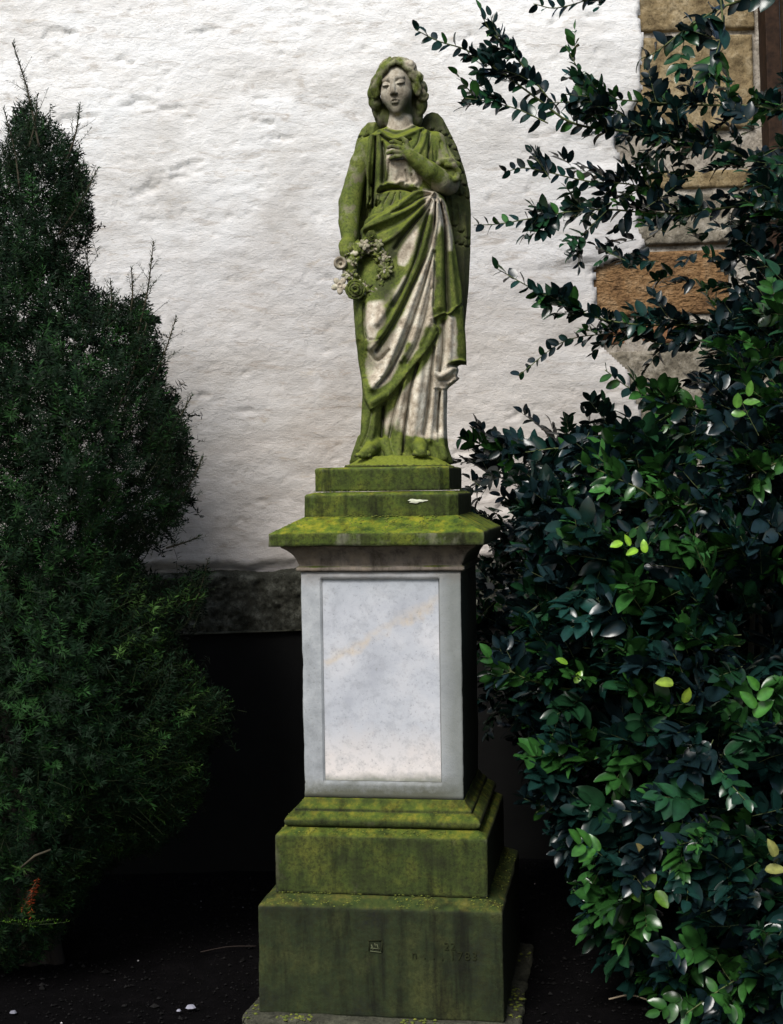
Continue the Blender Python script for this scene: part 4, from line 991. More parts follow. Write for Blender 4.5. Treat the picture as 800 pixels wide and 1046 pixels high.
    for o in root.children: o.matrix_parent_inverse = Matrix.Translation((0, -WY, 0))
    return root
build_wall()
def build_door():
    x0, _ = wxz(779, 60); root = empty('wooden_door', (x0, WY, 0), 'dark weathered wooden door frame at the wall corner in the upper right', 'door')
    wd = mat_plain('dark_oak', (.035, .018, .010), .7, scale=30, var=.8); ir = mat_plain('iron', (.25, .25, .27), .4, .8)
    def part(n, b, m): o = b.build(n, m, root, smooth=False, bevel=.004); o.matrix_parent_inverse = Matrix.Translation((-x0, -WY, 0)); return o
    part('door_frame', MB().box((x0+.03, WY-.0, 2.1), (.03, .06, 2.1)), wd)
    b = MB()
    for k in range(4): b.box((x0+.06+.05+k*.104, WY+.03, 2.1), (.050, .02, 2.1))
    part('door_planks', b, mat_plain('brown_planks', (.06, .040, .020), .75, scale=25, var=.7))
    part('door_rod', MB().tube([(x0+.062, WY-.035, 2.95), (x0+.062, WY-.035, 4.1)], .006, 8), ir)
build_door()

# ------------------------------------------------------------------ ground
def gz(x, y): return .012*fbm(x*2.2, y*2.2, 0, 3)+.012*fbm(x*11, y*11, 2, 3)
def build_ground():
    soil = mat_soil()
    n = 300; u = np.linspace(-1, 1, n); c = np.sign(u)*(np.abs(u)**3.2*60+np.abs(u)*2.2)
    X, Y = np.meshgrid(c, c-.3, indexing='ij'); Z = gz(X, Y)-.005
    V = np.stack([X, Y, Z], -1).reshape(-1, 3); i, j = np.meshgrid(np.arange(n-1), np.arange(n-1), indexing='ij'); a = (i*n+j).ravel()
    tag(mesh_np('ground', V, np.stack([a, a+n, a+n+1, a+1], 1), soil), kind='structure')
    # crumbs of soil and grit
    T = np.array([(1, 0, 0), (-1, 0, 0), (0, 1, 0), (0, -1, 0), (0, 0, 1), (0, 0, -1)], float); TF = np.array([(0, 2, 4), (2, 1, 4), (1, 3, 4), (3, 0, 4), (2, 0, 5), (1, 2, 5), (3, 1, 5), (0, 3, 5)])
    N = 16000; p = np.stack([RNG.uniform(-2.2, 2.2, N), RNG.uniform(-1.4, 1.45, N)], 1); s = RNG.lognormal(-5.75, .5, N)
    V = T[None]*RNG.uniform(.5, 1.3, (N, 6, 1))*s[:, None, None]; V[:, :, 2] *= .7
    a = RNG.uniform(0, 6.28, N); ca, sa = np.cos(a)[:, None], np.sin(a)[:, None]
    V = np.stack([V[..., 0]*ca-V[..., 1]*sa+p[:, :1], V[..., 0]*sa+V[..., 1]*ca+p[:, 1:], V[..., 2]+gz(p[:, 0], p[:, 1])[:, None]], -1).reshape(-1, 3)
    Q = (TF[None]+np.arange(N)[:, None, None]*6).reshape(-1, 3)
    g = RNG.uniform(.002, .009, N); pale = RNG.random(N) < .003; g[pale] = RNG.uniform(.2, .45, pale.sum())
    t = NT('grit'); t.set('Base Color', t.attr('tint', 'Color')); t.set('Roughness', .9); t.set('Specular IOR Level', .08)
    tag(mesh_np('soil_crumbs', V, Q, t.m, smooth=False, colors=np.repeat(g, 6)[:, None]*np.array([1, .95, .95])), 'loose dark soil crumbs and pale grit scattered over the bed', 'soil', kind='stuff')
def ground_hit(px, py):
    d = FW+RT*(px-400)/F+UP*(523-py)/F; return CAM+d*((.0-CAM[2])/d[2])
def chip(px, py, s, lab, col=(.30, .30, .36)):
    c = ground_hit(px, py); b = MB(); rr = random.Random(px)
    top = [(s*rr.uniform(.7, 1.1)*math.cos(a), s*.6*rr.uniform(.7, 1.1)*math.sin(a)) for a in [i*1.047 for i in range(6)]]
    V = [(c[0]+x, c[1]+y, .004) for x, y in top]+[(c[0]+x*.6, c[1]+y*.6, .004+s*.55) for x, y in top]
    b.add(V, [(i, (i+1) % 6, (i+1) % 6+6, i+6) for i in range(6)]+[(6, 7, 8, 9, 10, 11)])
    tag(b.build('stone_chip', mat_plain('white_chip', col, .8), smooth=False), lab, 'stone chip')
build_ground()
chip(195, 1031, .017, 'largest white stone chip on the soil between yew and pedestal')
chip(183, 1034, .009, 'small white stone chip just left of the largest one'); chip(14, 1036, .013, 'grey stone chip at the lower left corner of the bed', (.2, .2, .24))
def twig(P, r, lab, col): tag(MB().tube(spline(P, 6), r, 5).build('twig', mat_plain('dry_twig', col, .9)), lab, 'twig')
a, b_ = ground_hit(622, 1024), ground_hit(672, 1029); twig([a+(0, 0, .01), (a+b_)/2+(0, .02, .022), b_+(0, 0, .01)], .0028, 'pale dry twig curved on the soil under the glossy shrub', (.30, .24, .17))
a, b_ = ground_hit(205, 976), ground_hit(262, 970); twig([a+(0, 0, .012), (a+b_)/2+(0, 0, .02), b_+(0, 0, .012)], .0016, 'thin brown twig lying on soil left of the pedestal', (.035, .026, .022))

# ------------------------------------------------------------------ shrubs
def unit(v): return v/(np.linalg.norm(v, axis=-1, keepdims=True)+1e-9)
def poly_sample(P, n, inset, rng):
    m = Map2(0, 10, 0, 10); P = np.array(P, float); out = []; E = []
    lo, hi = P.min(0), P.max(0)
    while len(out) < n:
        q = rng.uniform(lo, hi, (n*3, 2)); d = -m.sd(P, q[:, :1], q[:, 1:2])[:, 0]
        k = d > inset; out += list(q[k]); E += list(d[k])
    return np.array(out[:n]), np.array(E[:n])
def px_world(p, depth): return CAM+depth[:, None]*(FW+RT*(p[:, :1]-400)/F+UP*(523-p[:, 1:2])/F)

def needles(B, D, L, spacing, nl, tint, rng, radial=0.0, wid=.0011):
    """B base, D direction, L length of each shoot; returns verts, quads, colours"""
    n = len(B); m = int(max(L)/spacing)
    s = (np.arange(m)+.5)[None, :]*spacing; ok = s < L[:, None]
    bend = np.array([0, 0, 1.])*rng.uniform(-.1, .25, (n, 1))
    sf = s/L[:, None]
    C = B[:, None]+D[:, None]*s[..., None]+bend[:, None]*(sf[..., None]**2)*L[:, None, None]*.5
    A = unit(np.cross(D, np.array([.1, .2, 1.])+rng.normal(0, .35, (n, 3)))); U = np.cross(A, D)
    side = np.where(np.arange(m) % 2 == 0, 1, -1)[None, :]
    phi = rng.normal(.25, .5, (n, m)); phi = np.where(rng.random((n, m)) < radial, rng.uniform(0, 6.28, (n, m)), phi)
    T = A[:, None]*(side*np.cos(phi))[..., None]+U[:, None]*np.sin(phi)[..., None]
    op = (.68+.28*(1-sf)+rng.normal(0, .08, (n, m)))[..., None]
    N = unit(D[:, None]*(1.05-op)+T*op)
    ln = (nl*(1-.55*np.clip(sf-.6, 0, 1)*1.6)*rng.uniform(.75, 1.1, (n, m))*np.clip(.55+sf*3, 0, 1))[..., None]
    W = unit(np.cross(N, D[:, None]+.2*rng.normal(0, 1, (n, m, 3))))*wid
    V = np.stack([C, C+N*ln*.45+W, C+N*ln, C+N*ln*.45-W], 2)
    col = tint[:, None, :]*(rng.uniform(.7, 1.25, (n, m, 1)))*(1+.5*np.clip(sf-.75, 0, 1)[..., None]*4*.5)
    V = V[ok].reshape(-1, 3); col = np.repeat(col[ok], 4, 0); Q = np.arange(len(V)).reshape(-1, 4)
    # the shoot's own stem
    k = 3; w = .0011
    SV = []; e = B+D*L[:, None]+bend*L[:, None]*.5; mid = B+D*L[:, None]*.5+bend*L[:, None]*.125
    for c, r in ((B, w), (mid, w*.8), (e, w*.3)):
        for a in range(3): SV.append(c+r*(A*math.cos(a*2.09)+U*math.sin(a*2.09)))
    SV = np.stack(SV, 1).reshape(-1, 3); f = np.array([(i*3+a, i*3+(a+1) % 3, i*3+3+(a+1) % 3, i*3+3+a) for i in range(2) for a in range(3)])
    SQ = (f[None]+np.arange(n)[:, None, None]*9).reshape(-1, 4)+len(V)
    sc = np.tile(np.array([.012, .016, .006]), (len(SV), 1))
    return np.vstack([V, SV]), np.vstack([Q, SQ]), np.vstack([col, sc])

def build_yew():
    rng = np.random.default_rng(4)
    base = at_y(40, 960, .45); root = empty('yew_shrub', (base[0], base[1], 0), 'dark green yew with needle shoots reaching up, left of the pedestal', 'shrub')
    inv = Matrix.Translation(-Vector(root.location))
    leafm = mat_leaf('yew_needle', (.02, .05, .015), .65, .12); bark = mat_bark('yew_bark', (.02, .013, .009))
    poly = [(-170, 200), (-60, 150), (-8, 165), (4, 125), (15, 100), (34, 98), (50, 118), (66, 128), (88, 150), (99, 190), (100, 238), (88, 262), (98, 286), (122, 300), (152, 298), (167, 335), (176, 385), (192, 420), (206, 470), (204, 500), (184, 545), (148, 572), (168, 592), (200, 580), (218, 572), (214, 620), (186, 650), (214, 690), (242, 712), (238, 745), (212, 770), (222, 800), (190, 850), (160, 872), (120, 880), (84, 930), (56, 975), (0, 1000), (-170, 1010)]
    p, e = poly_sample(poly, 10500, 5, rng)
    th = .6*np.sqrt(np.clip(e/130, .02, 1)); u = rng.beta(1.0, 1.9, len(p))*2-1       # mostly on the near side
    d = 4.95+th*u; B = px_world(p, d)
    # outward direction: away from the axis of the nearest bough, up, and out to the light
    axx = np.interp(p[:, 1], [50, 300, 600, 1000], [20, 30, 20, -20])
    out = np.stack([(p[:, 0]-axx)/150, -np.where(u < 0, 1, -.4)*np.clip(e/100, .15, 1)*.9, np.full(len(p), .75)-smoothstep(600, 850, p[:, 1])*.7], 1)
    D = unit(unit(out)+rng.normal(0, .42, (len(p), 3))); L = rng.uniform(.055, .13, len(p))
    B = B-D*(L*np.clip(1-e/45, 0, 1))[:, None]
    g = rng.random(len(p))
    tint = np.where(g[:, None] < .72, np.array([.0035, .0135, .0050]), np.array([.012, .042, .009]))*rng.uniform(.6, 1.35, (len(p), 1))
    lowlit = (p[:, 1] > 600) & (e < 70) & (g > .80); tint[lowlit] = np.array([.028, .065, .012])*rng.uniform(.6, 1.2, (lowlit.sum(), 1))
    V, Q, C = needles(B, D, L, .0042, .029, tint, rng, .35, .0021)
    o = mesh_np('foliage', V, Q, leafm, root, colors=C, smooth=False); o.matrix_parent_inverse = inv
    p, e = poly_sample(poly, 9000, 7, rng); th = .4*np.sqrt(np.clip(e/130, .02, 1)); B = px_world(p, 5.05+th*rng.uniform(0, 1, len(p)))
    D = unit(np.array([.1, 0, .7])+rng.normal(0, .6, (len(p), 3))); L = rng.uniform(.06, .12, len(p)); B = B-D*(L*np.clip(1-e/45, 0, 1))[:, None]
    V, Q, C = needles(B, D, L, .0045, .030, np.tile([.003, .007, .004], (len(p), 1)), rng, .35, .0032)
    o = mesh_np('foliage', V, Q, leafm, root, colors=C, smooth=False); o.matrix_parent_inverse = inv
    # leaders that stand clear of the crown
    for (x0, y0, x1, y1, dd) in [(40, 150, 13, 43, 4.6), (30, 150, 38, 96, 4.7), (68, 165, 82, 106, 4.7), (140, 345, 157, 246, 4.75), (132, 330, 134, 273, 4.8), (110, 330, 113, 286, 4.8), (150, 400, 180, 324, 4.8),
                                 (60, 240, 100, 172, 4.7), (165, 450, 196, 404, 4.8), (176, 520, 208, 466, 4.8), (190, 640, 213, 570, 4.9), (-5, 200, -10, 120, 4.7), (90, 300, 88, 262, 4.8), (120, 420, 150, 330, 4.7), (20, 190, 4, 112, 4.6), (170, 560, 204, 548, 4.85)]:
        a = at(x0, y0, dd); b = at(x1, y1, dd-.03); LL = np.linalg.norm(b-a); mid = (a+b)/2+np.array([.008, 0, 0])
        P = spline([a, mid, b], 10); ns = 22; VV = []
        t = np.linspace(.12, .98, ns); pts = np.stack([np.interp(t, np.linspace(0, 1, len(P)), P[:, c]) for c in range(3)], 1)
        ax_ = unit((b-a)[None])[0]; rr = rng.normal(0, 1, (ns, 3)); rad = unit(rr-(rr@ax_)[:, None]*ax_)
        st = MB().tube(P, np.interp(np.linspace(0, 1, len(P)), [0, 1], [.0038, .0014]), 5).build('leader_shoot', mat_bark('shoot_bark', (.045, .035, .016)) if 'shoot_bark' not in bpy.data.materials else bpy.data.materials['shoot_bark'], root)
        st.matrix_parent_inverse = inv
        n2 = int(LL/.0022); t = np.linspace(.1, 1, n2); pts = np.stack([np.interp(t, np.linspace(0, 1, len(P)), P[:, c]) for c in range(3)], 1)
        rr = rng.normal(0, 1, (n2, 3)); rad = unit(rr-(rr@ax_)[:, None]*ax_); N = unit(rad*.8+ax_*.62); ln = rng.uniform(.012, .022, (n2, 1)); W = unit(np.cross(N, ax_))*.0018
        V = np.stack([pts, pts+N*ln*.45+W, pts+N*ln, pts+N*ln*.45-W], 1).reshape(-1, 3)
        sd = 3 if LL > .15 else 2
        k = int(LL/.045); t = np.linspace(.15, .7, k); sp = np.stack([np.interp(t, np.linspace(0, 1, len(P)), P[:, c]) for c in range(3)], 1)
        rr = rng.normal(0, 1, (k, 3)); sD = unit(unit(rr-(rr@ax_)[:, None]*ax_)*.75+ax_*.8); sL = (1-t)*.11+.025
        V2, Q2, C2 = needles(sp, sD, sL, .0035, .017, np.tile([.018, .036, .016], (k, 1)), rng, .4)
        C = np.tile([.02, .04, .016], (len(V), 1)); Q = np.arange(len(V)).reshape(-1, 4)
        o = mesh_np('foliage', np.vstack([V, V2]), np.vstack([Q, Q2+len(V)]), leafm, root, colors=np.vstack([C, C2]), smooth=False); o.matrix_parent_inverse = inv
    # boughs
    tr = MB()
    for i in range(16):
        q, _ = poly_sample(poly, 1, 40, rng); top = at(q[0, 0], q[0, 1], 5.1+rng.uniform(-.05, .3)); b0 = base+np.array([rng.uniform(-.12, .12), rng.uniform(-.1, .1), 0]); b0[2] = -.02
        mid = b0*.45+top*.55+np.array([-.1, 0, -.12]); P = spline([b0, mid, top], 8); tr.tube(P, np.interp(np.linspace(0, 1, len(P)), [0, 1], [.028, .005]), 6)
    o = tr.build('trunk', bark, root); o.matrix_parent_inverse = inv
    # a withered rusty sprig low on the left, and one fresh bright one
    for (x, y, dx, dy, dd, col, nm, lab) in [(38, 905, -12, 25, 4.15, (.16, .022, .006), 'dead_sprig', 'rusty orange withered sprig'), (25, 950, 45, -4, 4.1, (.06, .13, .01), 'fresh_sprig', 'bright green fresh sprig')]:
        a = at(x-(0 if nm == 'dead_sprig' else 30), y-8, dd); b = at(x+dx, y+dy, dd); n = 5
        D = unit(np.tile(b-a, (n, 1))/np.linalg.norm(b-a)+rng.normal(0, .35, (n, 3))); Bb = a+(b-a)*np.linspace(0, .6, n)[:, None]
        V, Q, C = needles(Bb, D, np.full(n, .06 if nm == 'dead_sprig' else .085), .003, .017, np.tile(col, (n, 1)), rng, .3)
        o = mesh_np(nm, V, Q, leafm, root, colors=C, smooth=False); o['label'] = lab; o.matrix_parent_inverse = inv
    o = MB().tube([at(22, 886, 4.2), at(36, 874, 4.18), at(52, 868, 4.2)], .0035, 5).build('bare_twig', bpy.data.materials['shoot_bark'], root); o.matrix_parent_inverse = inv

# one leaf: pointed oval with a folded midrib, a curl and a slight wave
LT = []
for r, (t, w) in enumerate([(0, .04), (.10, .36), (.28, .54), (.52, .58), (.76, .44), (.92, .20), (1.0, .015)]):
    for c in (-1, 0, 1): LT.append((t, c*w*.46, (abs(c)*w*.12) - .10*(t-.4)**2*1.6))
LT = np.array(LT); LQ = np.array([(r*3+c, r*3+c+1, r*3+3+c+1, r*3+3+c) for r in range(6) for c in range(2)])
def leaves(P, D, Nn, size, tint, rng):
    """P leaf base, D leaf direction, Nn face normal"""
    n = len(P); D = unit(D); S = unit(np.cross(Nn, D)); Nn = np.cross(D, S)
    curl = rng.uniform(-.5, 1.6, n)[:, None]; fold = rng.uniform(.4, 1.8, n)[:, None]
    x = LT[None, :, 0]; y = LT[None, :, 1]*rng.uniform(.85, 1.2, (n, 1)); z = np.abs(y)*.28*fold-.22*curl*x*x+.02*np.sin(x*9+rng.uniform(0, 6, (n, 1)))*np.sign(y)
    V = P[:, None]+size[:, None, None]*(D[:, None]*x[..., None]+S[:, None]*y[..., None]+Nn[:, None]*z[..., None])
    Q = (LQ[None]+np.arange(n)[:, None, None]*len(LT)).reshape(-1, 4)
    mid = (LT[:, 1] == 0)[None, :, None]
    C = tint[:, None, :]*np.where(mid, 1.6, 1.0)
    return V.reshape(-1, 3), Q, C.reshape(-1, 3)
def twigs(B, D, L, step, size, tint, rng, droop=.0, flat=.5):
    """leafy twigs -> leaf arrays + stem arrays"""
    n = len(B); Ps, Ds, Ns, Ss, Ts = [], [], [], [], []
    tip = B+D*L[:, None]; A = unit(np.cross(D, np.array([0, 0, 1.])+rng.normal(0, .5, (n, 3)))); U = np.cross(A, D)
    m = int(L.max()/step)+1
    bend = np.array([0, 0, 1.])*rng.uniform(-.25, .2, (n, 1))*L[:, None]
    for i in range(m):
        s = (i+.6)*step; k = s < L
        if not k.any(): break
        f = (s/L)[:, None]; c = B+D*s+bend*f*f
        for sg in (1, -1):
            kk = k & (rng.random(n) < .86)
            T = unit(A*sg*rng.uniform(.5, 1, (n, 1))+U*rng.normal(.35, .45, (n, 1)))
            dr = unit(D*rng.uniform(.45, .95, (n, 1))+T*rng.uniform(.7, 1, (n, 1))+np.array([0, 0, -droop]))
            Ps.append(c[kk]); Ds.append(dr[kk]); Ns.append((U+np.array([0, -.35, .45])+rng.normal(0, .35, (n, 3)))[kk]); Ss.append((size*rng.uniform(.75, 1.15, n)*np.clip(1.15-.4*f[:, 0], .5, 1.2))[kk]); Ts.append((tint*rng.uniform(.7, 1.3, (n, 1)))[kk])
    Ps.append(tip+bend); Ds.append(D); Ns.append(U+rng.normal(0, .3, (n, 3))); Ss.append(size*.7); Ts.append(tint*1.2)
    V, Q, C = leaves(np.vstack(Ps), np.vstack(Ds), np.vstack(Ns), np.concatenate(Ss), np.vstack(Ts), rng)
    SV = []; w = .0016
    for f, r in ((0, w), (.5, w*.8), (1, w*.5)):
        c = B+D*L[:, None]*f+bend*f*f
        for a in range(3): SV.append(c+r*(A*math.cos(a*2.09)+U*math.sin(a*2.09)))
    SV = np.stack(SV, 1).reshape(-1, 3); fa = np.array([(i*3+a, i*3+(a+1) % 3, i*3+3+(a+1) % 3, i*3+3+a) for i in range(2) for a in range(3)])
    SQ = (fa[None]+np.arange(n)[:, None, None]*9).reshape(-1, 4)
    return (V, Q, C), (SV, SQ)

def build_glossy():
    rng = np.random.default_rng(21)
    base = at_y(745, 930, .35); root = empty('evergreen_shrub', (base[0], base[1], 0), 'big broad leaved evergreen with glossy oval leaves, right of the pedestal, branches reaching across the wall', 'shrub')
    root['label'] = 'big glossy oval leaved evergreen right of the pedestal, long branches across the wall'
    inv = Matrix.Translation(-Vector(root.location)); lm = mat_leaf('glossy_leaf', (.012, .03, .016), .25, .34); bark = mat_bark('shrub_bark', (.05, .045, .028)); green = mat_bark('green_twig', (.085, .11, .03))
    LV, LQs, LC, TV, TQ = [], [], [], [], []; cnt = [0, 0]
    def push(a, b):
        V, Q, C = a; LV.append(V); LQs.append(Q+cnt[0]); LC.append(C); cnt[0] += len(V)
        SV, SQ = b; TV.append(SV); TQ.append(SQ+cnt[1]); cnt[1] += len(SV)
    def tints(n, bright=.12):
        g = rng.random(n)[:, None]; c = np.where(g < .35, np.array([.0045, .011, .014]), np.where(g < .7, np.array([.004, .016, .014]), np.array([.006, .024, .010])))  # bluish leaves: sky sheen put into the tint
        return np.where(g > 1-bright, np.array([.016, .055, .011]), c)*rng.uniform(.65, 1.35, (n, 1))
    dense = [(900, 120), (808, 140), (772, 170), (750, 230), (752, 300), (722, 348), (690, 392), (650, 435), (600, 455), (560, 470), (535, 490), (520, 540), (520, 700), (545, 800), (588, 880), (606, 950), (640, 985), (690, 1040), (710, 1075), (900, 1075)]
    p, e = poly_sample(dense, 3000, 4, rng)
    kp = (fbm(p[:, 0]/42., p[:, 1]/42., 3.3, 2)+.25*rng.random(len(p))) > .04; p, e = p[kp], e[kp]
    th = .75*np.sqrt(np.clip(e/170, .02, 1)); u = rng.beta(1.1, 1.7, len(p))*2-1; d = 4.75-.35*smoothstep(600, 1000, p[:, 1])+th*u
    B = px_world(p, d); dirx = -.55-.3*rng.random(len(p)); 
    out = np.stack([dirx, -np.where(u < 0, .8, -.1)*np.ones(len(p)), .35-.55*smoothstep(650, 950, p[:, 1])+0*p[:, 0]], 1)
    D = unit(unit(out)+rng.normal(0, .5, (len(p), 3))); L = rng.uniform(.07, .17, len(p))
    size = rng.uniform(.048, .080, len(p))*np.where(p[:, 1] > 450, 1.10, .92); br = np.where((p[:, 1] > 380) & (u < -.25), np.where(p[:, 0] > 590, np.where(p[:, 1] > 700, .13, .24), .1), .02)
    t0 = tints(len(p)); g = rng.random(len(p)) < br; t0[g] = np.array([.013, .046, .010])*rng.uniform(.6, 1.4, (g.sum(), 1))
    B = B-D*(L*np.clip(1-e/40, 0, 1))[:, None]
    push(*twigs(B, D, L, .022, size, t0, rng, .1))
    # a dim inner layer so that the gaps read as depth
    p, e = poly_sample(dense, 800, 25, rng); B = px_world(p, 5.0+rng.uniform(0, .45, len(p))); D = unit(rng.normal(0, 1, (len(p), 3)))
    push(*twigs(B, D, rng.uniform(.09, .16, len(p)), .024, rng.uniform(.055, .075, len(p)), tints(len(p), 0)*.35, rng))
    # airy growth around the high branches
    p, e = poly_sample([(575, 100), (640, 60), (700, 95), (830, 70), (830, 340), (700, 335), (650, 310), (600, 225), (560, 205), (545, 150)], 75, 2, rng); B = px_world(p, rng.uniform(4.6, 5.1, len(p))); D = unit(np.array([-.8, -.2, .15])+rng.normal(0, .45, (len(p), 3)))
    push(*twigs(B, D, rng.uniform(.06, .12, len(p)), .022, rng.uniform(.046, .062, len(p)), tints(len(p), .06), rng))
    # thinner, darker growth behind the pedestal
    back = [(484, 470), (500, 455), (560, 440), (640, 430), (640, 700), (600, 830), (560, 800), (530, 760), (500, 700), (488, 640)]
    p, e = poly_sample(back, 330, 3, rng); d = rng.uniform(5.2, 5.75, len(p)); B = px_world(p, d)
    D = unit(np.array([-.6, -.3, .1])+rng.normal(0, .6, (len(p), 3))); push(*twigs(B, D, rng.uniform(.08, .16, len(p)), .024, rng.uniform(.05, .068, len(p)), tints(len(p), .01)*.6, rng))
    # long branches: (pixels, depth at root / tip, radius)
    br = [([(830, 190), (738, 152), (643, 135), (586, 126), (548, 100), (515, 76), (478, 52), (448, 42), (424, 30)], 4.9, 4.75, .007, .020, 1.0),
          ([(840, 120), (776, 109), (705, 107), (634, 102), (575, 96)], 4.85, 4.7, .006, .020, .9),
          ([(840, 205), (771, 209), (686, 218), (620, 214), (577, 217), (515, 228), (484, 230)], 5.0, 4.95, .006, .020, 1.0),
          ([(690, 215), (650, 190), (600, 185), (540, 172), (515, 176)], 4.95, 4.9, .004, .02, .9),
          ([(850, 300), (790, 323), (705, 332), (624, 328), (562, 304), (505, 273)], 4.9, 4.8, .006, .020, 1.1),
          ([(740, 345), (680, 352), (648, 342), (581, 347), (529, 384)], 5.0, 4.95, .004, .021, .9),
          ([(850, -20), (760, 0), (729, 12), (700, 30), (672, 52), (655, 60)], 4.2, 4.15, .005, .03, 1.1),
          ([(640, -20), (610, -4), (570, 8), (545, 4)], 4.5, 4.45, .003, .02, .9),
          ([(735, -10), (738, 30), (727, 70), (722, 88)], 4.1, 4.1, .004, .03, 1.2),
          ([(560, 100), (528, 60), (500, 30), (490, 8)], 4.8, 4.75, .003, .019, .85),
          ([(620, 135), (600, 90), (585, 60), (578, 48)], 4.8, 4.8, .003, .02, .85),
          ([(690, 150), (640, 120), (610, 105), (560, 105)], 4.75, 4.7, .003, .02, .9),
          ([(620, 215), (600, 236), (592, 256), (584, 262)], 4.95, 4.9, .002, .022, .8),
          ([(560, 126), (530, 112), (500, 104), (474, 100)], 4.8, 4.75, .003, .02, .9),
          ([(760, 500), (689, 518), (655, 500), (622, 485), (590, 470)], 4.2, 4.1, .004, .022, 1.1),
          ([(640, 492), (600, 470), (573, 458), (523, 462), (470, 447)], 4.9, 4.85, .004, .022, 1.1),
          ([(600, 540), (560, 560), (515, 605), (480, 640)], 5.2, 5.3, .004, .05, .7),
          ([(590, 800), (560, 820), (548, 830)], 4.4, 4.35, .002, .022, 1.1),
          ([(590, 705), (560, 700), (530, 690), (496, 668)], 4.3, 4.25, .003, .022, 1.1),
          ([(880, 930), (800, 975), (748, 1003), (700, 1036)], 3.95, 3.9, .005, .04, 1.2),
          ([(850, 380), (790, 415), (740, 420), (700, 415), (650, 400), (618, 378)], 4.3, 4.3, .004, .02, 1.15),
          ([(850, 440), (800, 470), (740, 495), (700, 512), (640, 545)], 4.2, 4.2, .004, .024, 1.1)]
    for pts, d0, d1, r, st, sc in br:
        dd = np.linspace(d0, d1, len(pts)); W = spline([at(x, y, q) for (x, y), q in zip(pts, dd)], 7)
        bm = MB().tube(W, np.interp(np.linspace(0, 1, len(W)), [0, 1], [r*.8, .0014]), 6)
        o = bm.build('branch', green, root); o.matrix_parent_inverse = inv
        seg = np.linalg.norm(np.diff(W, axis=0), axis=1); cum = np.concatenate([[0], np.cumsum(seg)]); LL = cum[-1]
        # leaves set directly on the branch, and short side twigs
        f0 = .05 if st < .03 else .2
        s = np.arange(LL*f0, LL, .017); c = np.stack([np.interp(s, cum, W[:, k]) for k in range(3)], 1); t = unit(np.gradient(c, axis=0)); n = len(s)
        U = unit(np.array([0, -.15, 1.])[None]+rng.normal(0, .25, (n, 3))-t*.2)
        sg = np.where(np.arange(n) % 2 == 0, 1, -1)[:, None]
        dr = unit(t*.55+U*sg*rng.uniform(.4, 1, (n, 1))+np.array([0, -1, 0])*rng.uniform(-.7, .9, (n, 1)))
        warm = 1.0 if pts[0][1] < 350 else 1.9
        a = leaves(c, dr, np.array([0, -.9, .6])+rng.normal(0, .5, (n, 3)), rng.uniform(.044, .062, n)*sc*(1.1-.35*s/LL), tints(n, .12 if warm < 1.5 else .5)*rng.uniform(.8, 1.2, (n, 1)), rng)
        push(a, (np.zeros((0, 3)), np.zeros((0, 4), int)))
        k = max(2, int(LL/.055*(1 if st < .03 else .35))); s = np.sort(rng.uniform(LL*.05, LL*.85, k)); c = np.stack([np.interp(s, cum, W[:, q]) for q in range(3)], 1)
        t = unit(np.stack([np.interp(s+.02, cum, W[:, q]) for q in range(3)], 1)-c); up = np.where(rng.random((k, 1)) < .62, 1, -1)
        D = unit(t*.8+np.array([0, 0, .75])*up*rng.uniform(.2, 1, (k, 1))+rng.normal(0, .3, (k, 3))); L = rng.uniform(.05, .15, k)*(1.15-.6*s/LL)
        push(*twigs(c, D, L, .019, np.full(k, .057*sc), tints(k, .1 if warm < 1.5 else .4), rng))
    o = mesh_np('foliage', np.vstack(LV), np.vstack(LQs), lm, root, colors=np.vstack(LC)); o.matrix_parent_inverse = inv
    o = mesh_np('twigs', np.vstack(TV), np.vstack(TQ), green, root); o.matrix_parent_inverse = inv; print('LEAVES', sum(map(len, LV))//len(LT))
    # bright young sprigs
    for x, y, dx, dy, dd, n, sz, col in [(662, 566, -26, -12, 4.05, 4, .040, (.13, .24, .02)), (588, 700, -8, -22, 4.15, 2, .040, (.10, .19, .02)), (700, 720, -12, -22, 3.9, 2, .050, (.12, .17, .02)), (745, 425, 20, -20, 4.1, 4, .05, (.05, .12, .02)),
                                 (650, 905, 8, -28, 3.95, 2, .050, (.15, .12, .05)), (770, 735, 5, -30, 3.8, 4, .062, (.03, .10, .015)), (615, 870, -22, -8, 3.95, 5, .06, (.025, .08, .014)), (780, 890, 12, -15, 3.75, 2, .05, (.13, .13, .04)), (640, 905, 30, 5, 3.95, 3, .05, (.05, .10, .015))]:
        a = at(x, y, dd); b = at(x+dx, y+dy, dd-.03); k = n; c = a+(b-a)*np.linspace(.1, 1, k)[:, None]; t = unit((b-a)[None]); sg = np.where(np.arange(k) % 2 == 0, 1, -1)[:, None]
        sd = unit(np.cross(t, [0, -1., .2])); dr = unit(t*.8+sd*sg*.7+rng.normal(0, .15, (k, 3)))
        V, Q, C = leaves(c, dr, np.tile([0, -.8, .6], (k, 1))+rng.normal(0, .2, (k, 3)), np.full(k, sz)*rng.uniform(.8, 1.1, k), np.tile(col, (k, 1)), rng)
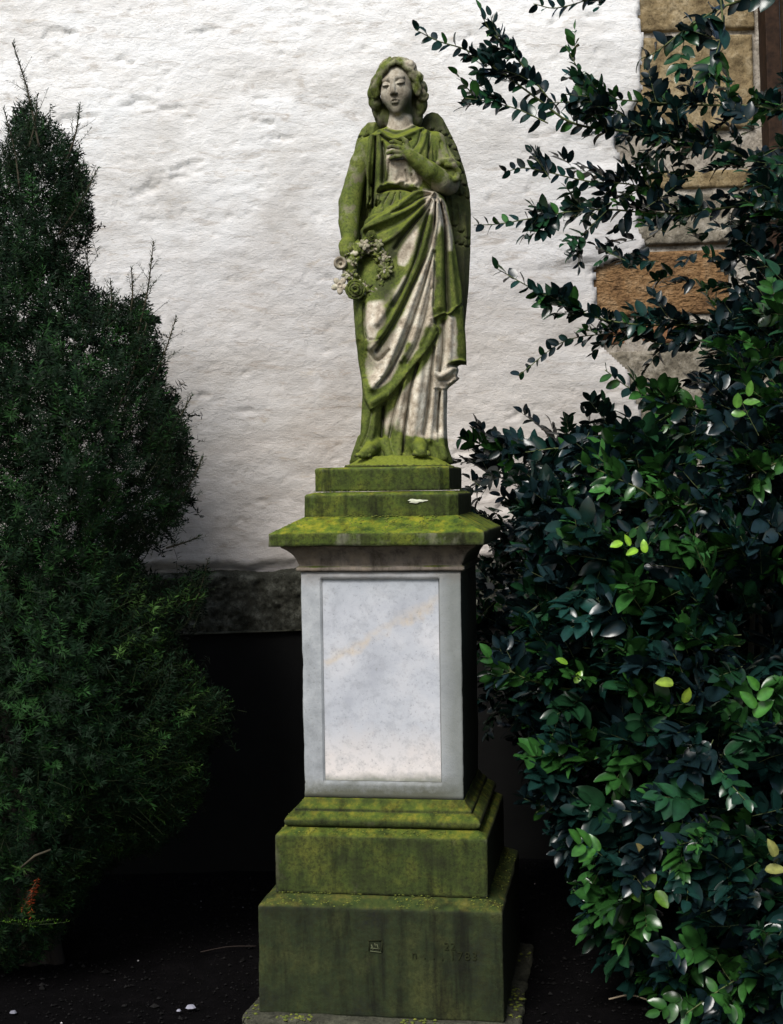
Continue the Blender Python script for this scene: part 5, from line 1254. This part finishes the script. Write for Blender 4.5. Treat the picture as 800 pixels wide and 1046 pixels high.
        o = mesh_np('young_sprig', V, Q, lm, root, colors=C); o.matrix_parent_inverse = inv; o['label'] = 'withered pale leaves' if (x, y) in ((650, 905), (780, 890)) else 'bright young green sprig'
    tr = MB()
    for i in range(14):
        q, _ = poly_sample(dense, 1, 50, rng); top = at(q[0, 0], q[0, 1], 4.75+rng.uniform(-.2, .4)); b0 = np.array([base[0]+rng.uniform(-.15, .15), base[1]+rng.uniform(-.12, .12), -.02])
        P = spline([b0, b0*.5+top*.5+np.array([.08, 0, -.05]), top], 8); tr.tube(P, np.interp(np.linspace(0, 1, len(P)), [0, 1], [.022, .004]), 6)
    o = tr.build('trunk', bark, root); o.matrix_parent_inverse = inv
build_yew(); build_glossy()
_p = ground_hit(772, 1034); _r = np.random.default_rng(2)
_V, _Q, _C = leaves(np.array([_p+(0, 0, .012)]), np.array([[.9, .3, .12]]), np.array([[0, -.5, 1.]]), np.array([.085]), np.array([[.30, .22, .12]]), _r)
tag(mesh_np('fallen_leaf', _V, _Q, mat_leaf('dry_leaf', (.3, .2, .1), .8, .1), colors=_C), 'pale dry fallen leaf on the soil in the lower right corner', 'leaf')

# ------------------------------------------------------------------ light
w = bpy.data.worlds.new('World'); S.world = w; w.use_nodes = True
nt = w.node_tree; bg = nt.nodes['Background']; sky = nt.nodes.new('ShaderNodeTexSky'); sky.sky_type = 'NISHITA'; sky.sun_disc = False
EL, AZ = math.radians(45), math.radians(-24)    # sun high, from the front left of the monument
sky.sun_elevation = EL
sdir = Vector((math.sin(AZ)*math.cos(EL), -math.cos(AZ)*math.cos(EL), math.sin(EL)))
sky.sun_rotation = math.atan2(sdir.x, sdir.y)
sky.air_density = 1.3; sky.dust_density = 2.0
nt.links.new(sky.outputs[0], bg.inputs[0]); bg.inputs[1].default_value = .14
ld = bpy.data.lights.new('sun', 'SUN'); lo = bpy.data.objects.new('sun', ld); COL.objects.link(lo)
ld.energy = 5.0; ld.angle = math.radians(22); ld.color = (1, .97, .925)
lo.rotation_euler = sdir.to_track_quat('Z', 'Y').to_euler()
S.view_settings.view_transform = 'Standard'; S.view_settings.look = 'None'; S.view_settings.exposure = 0
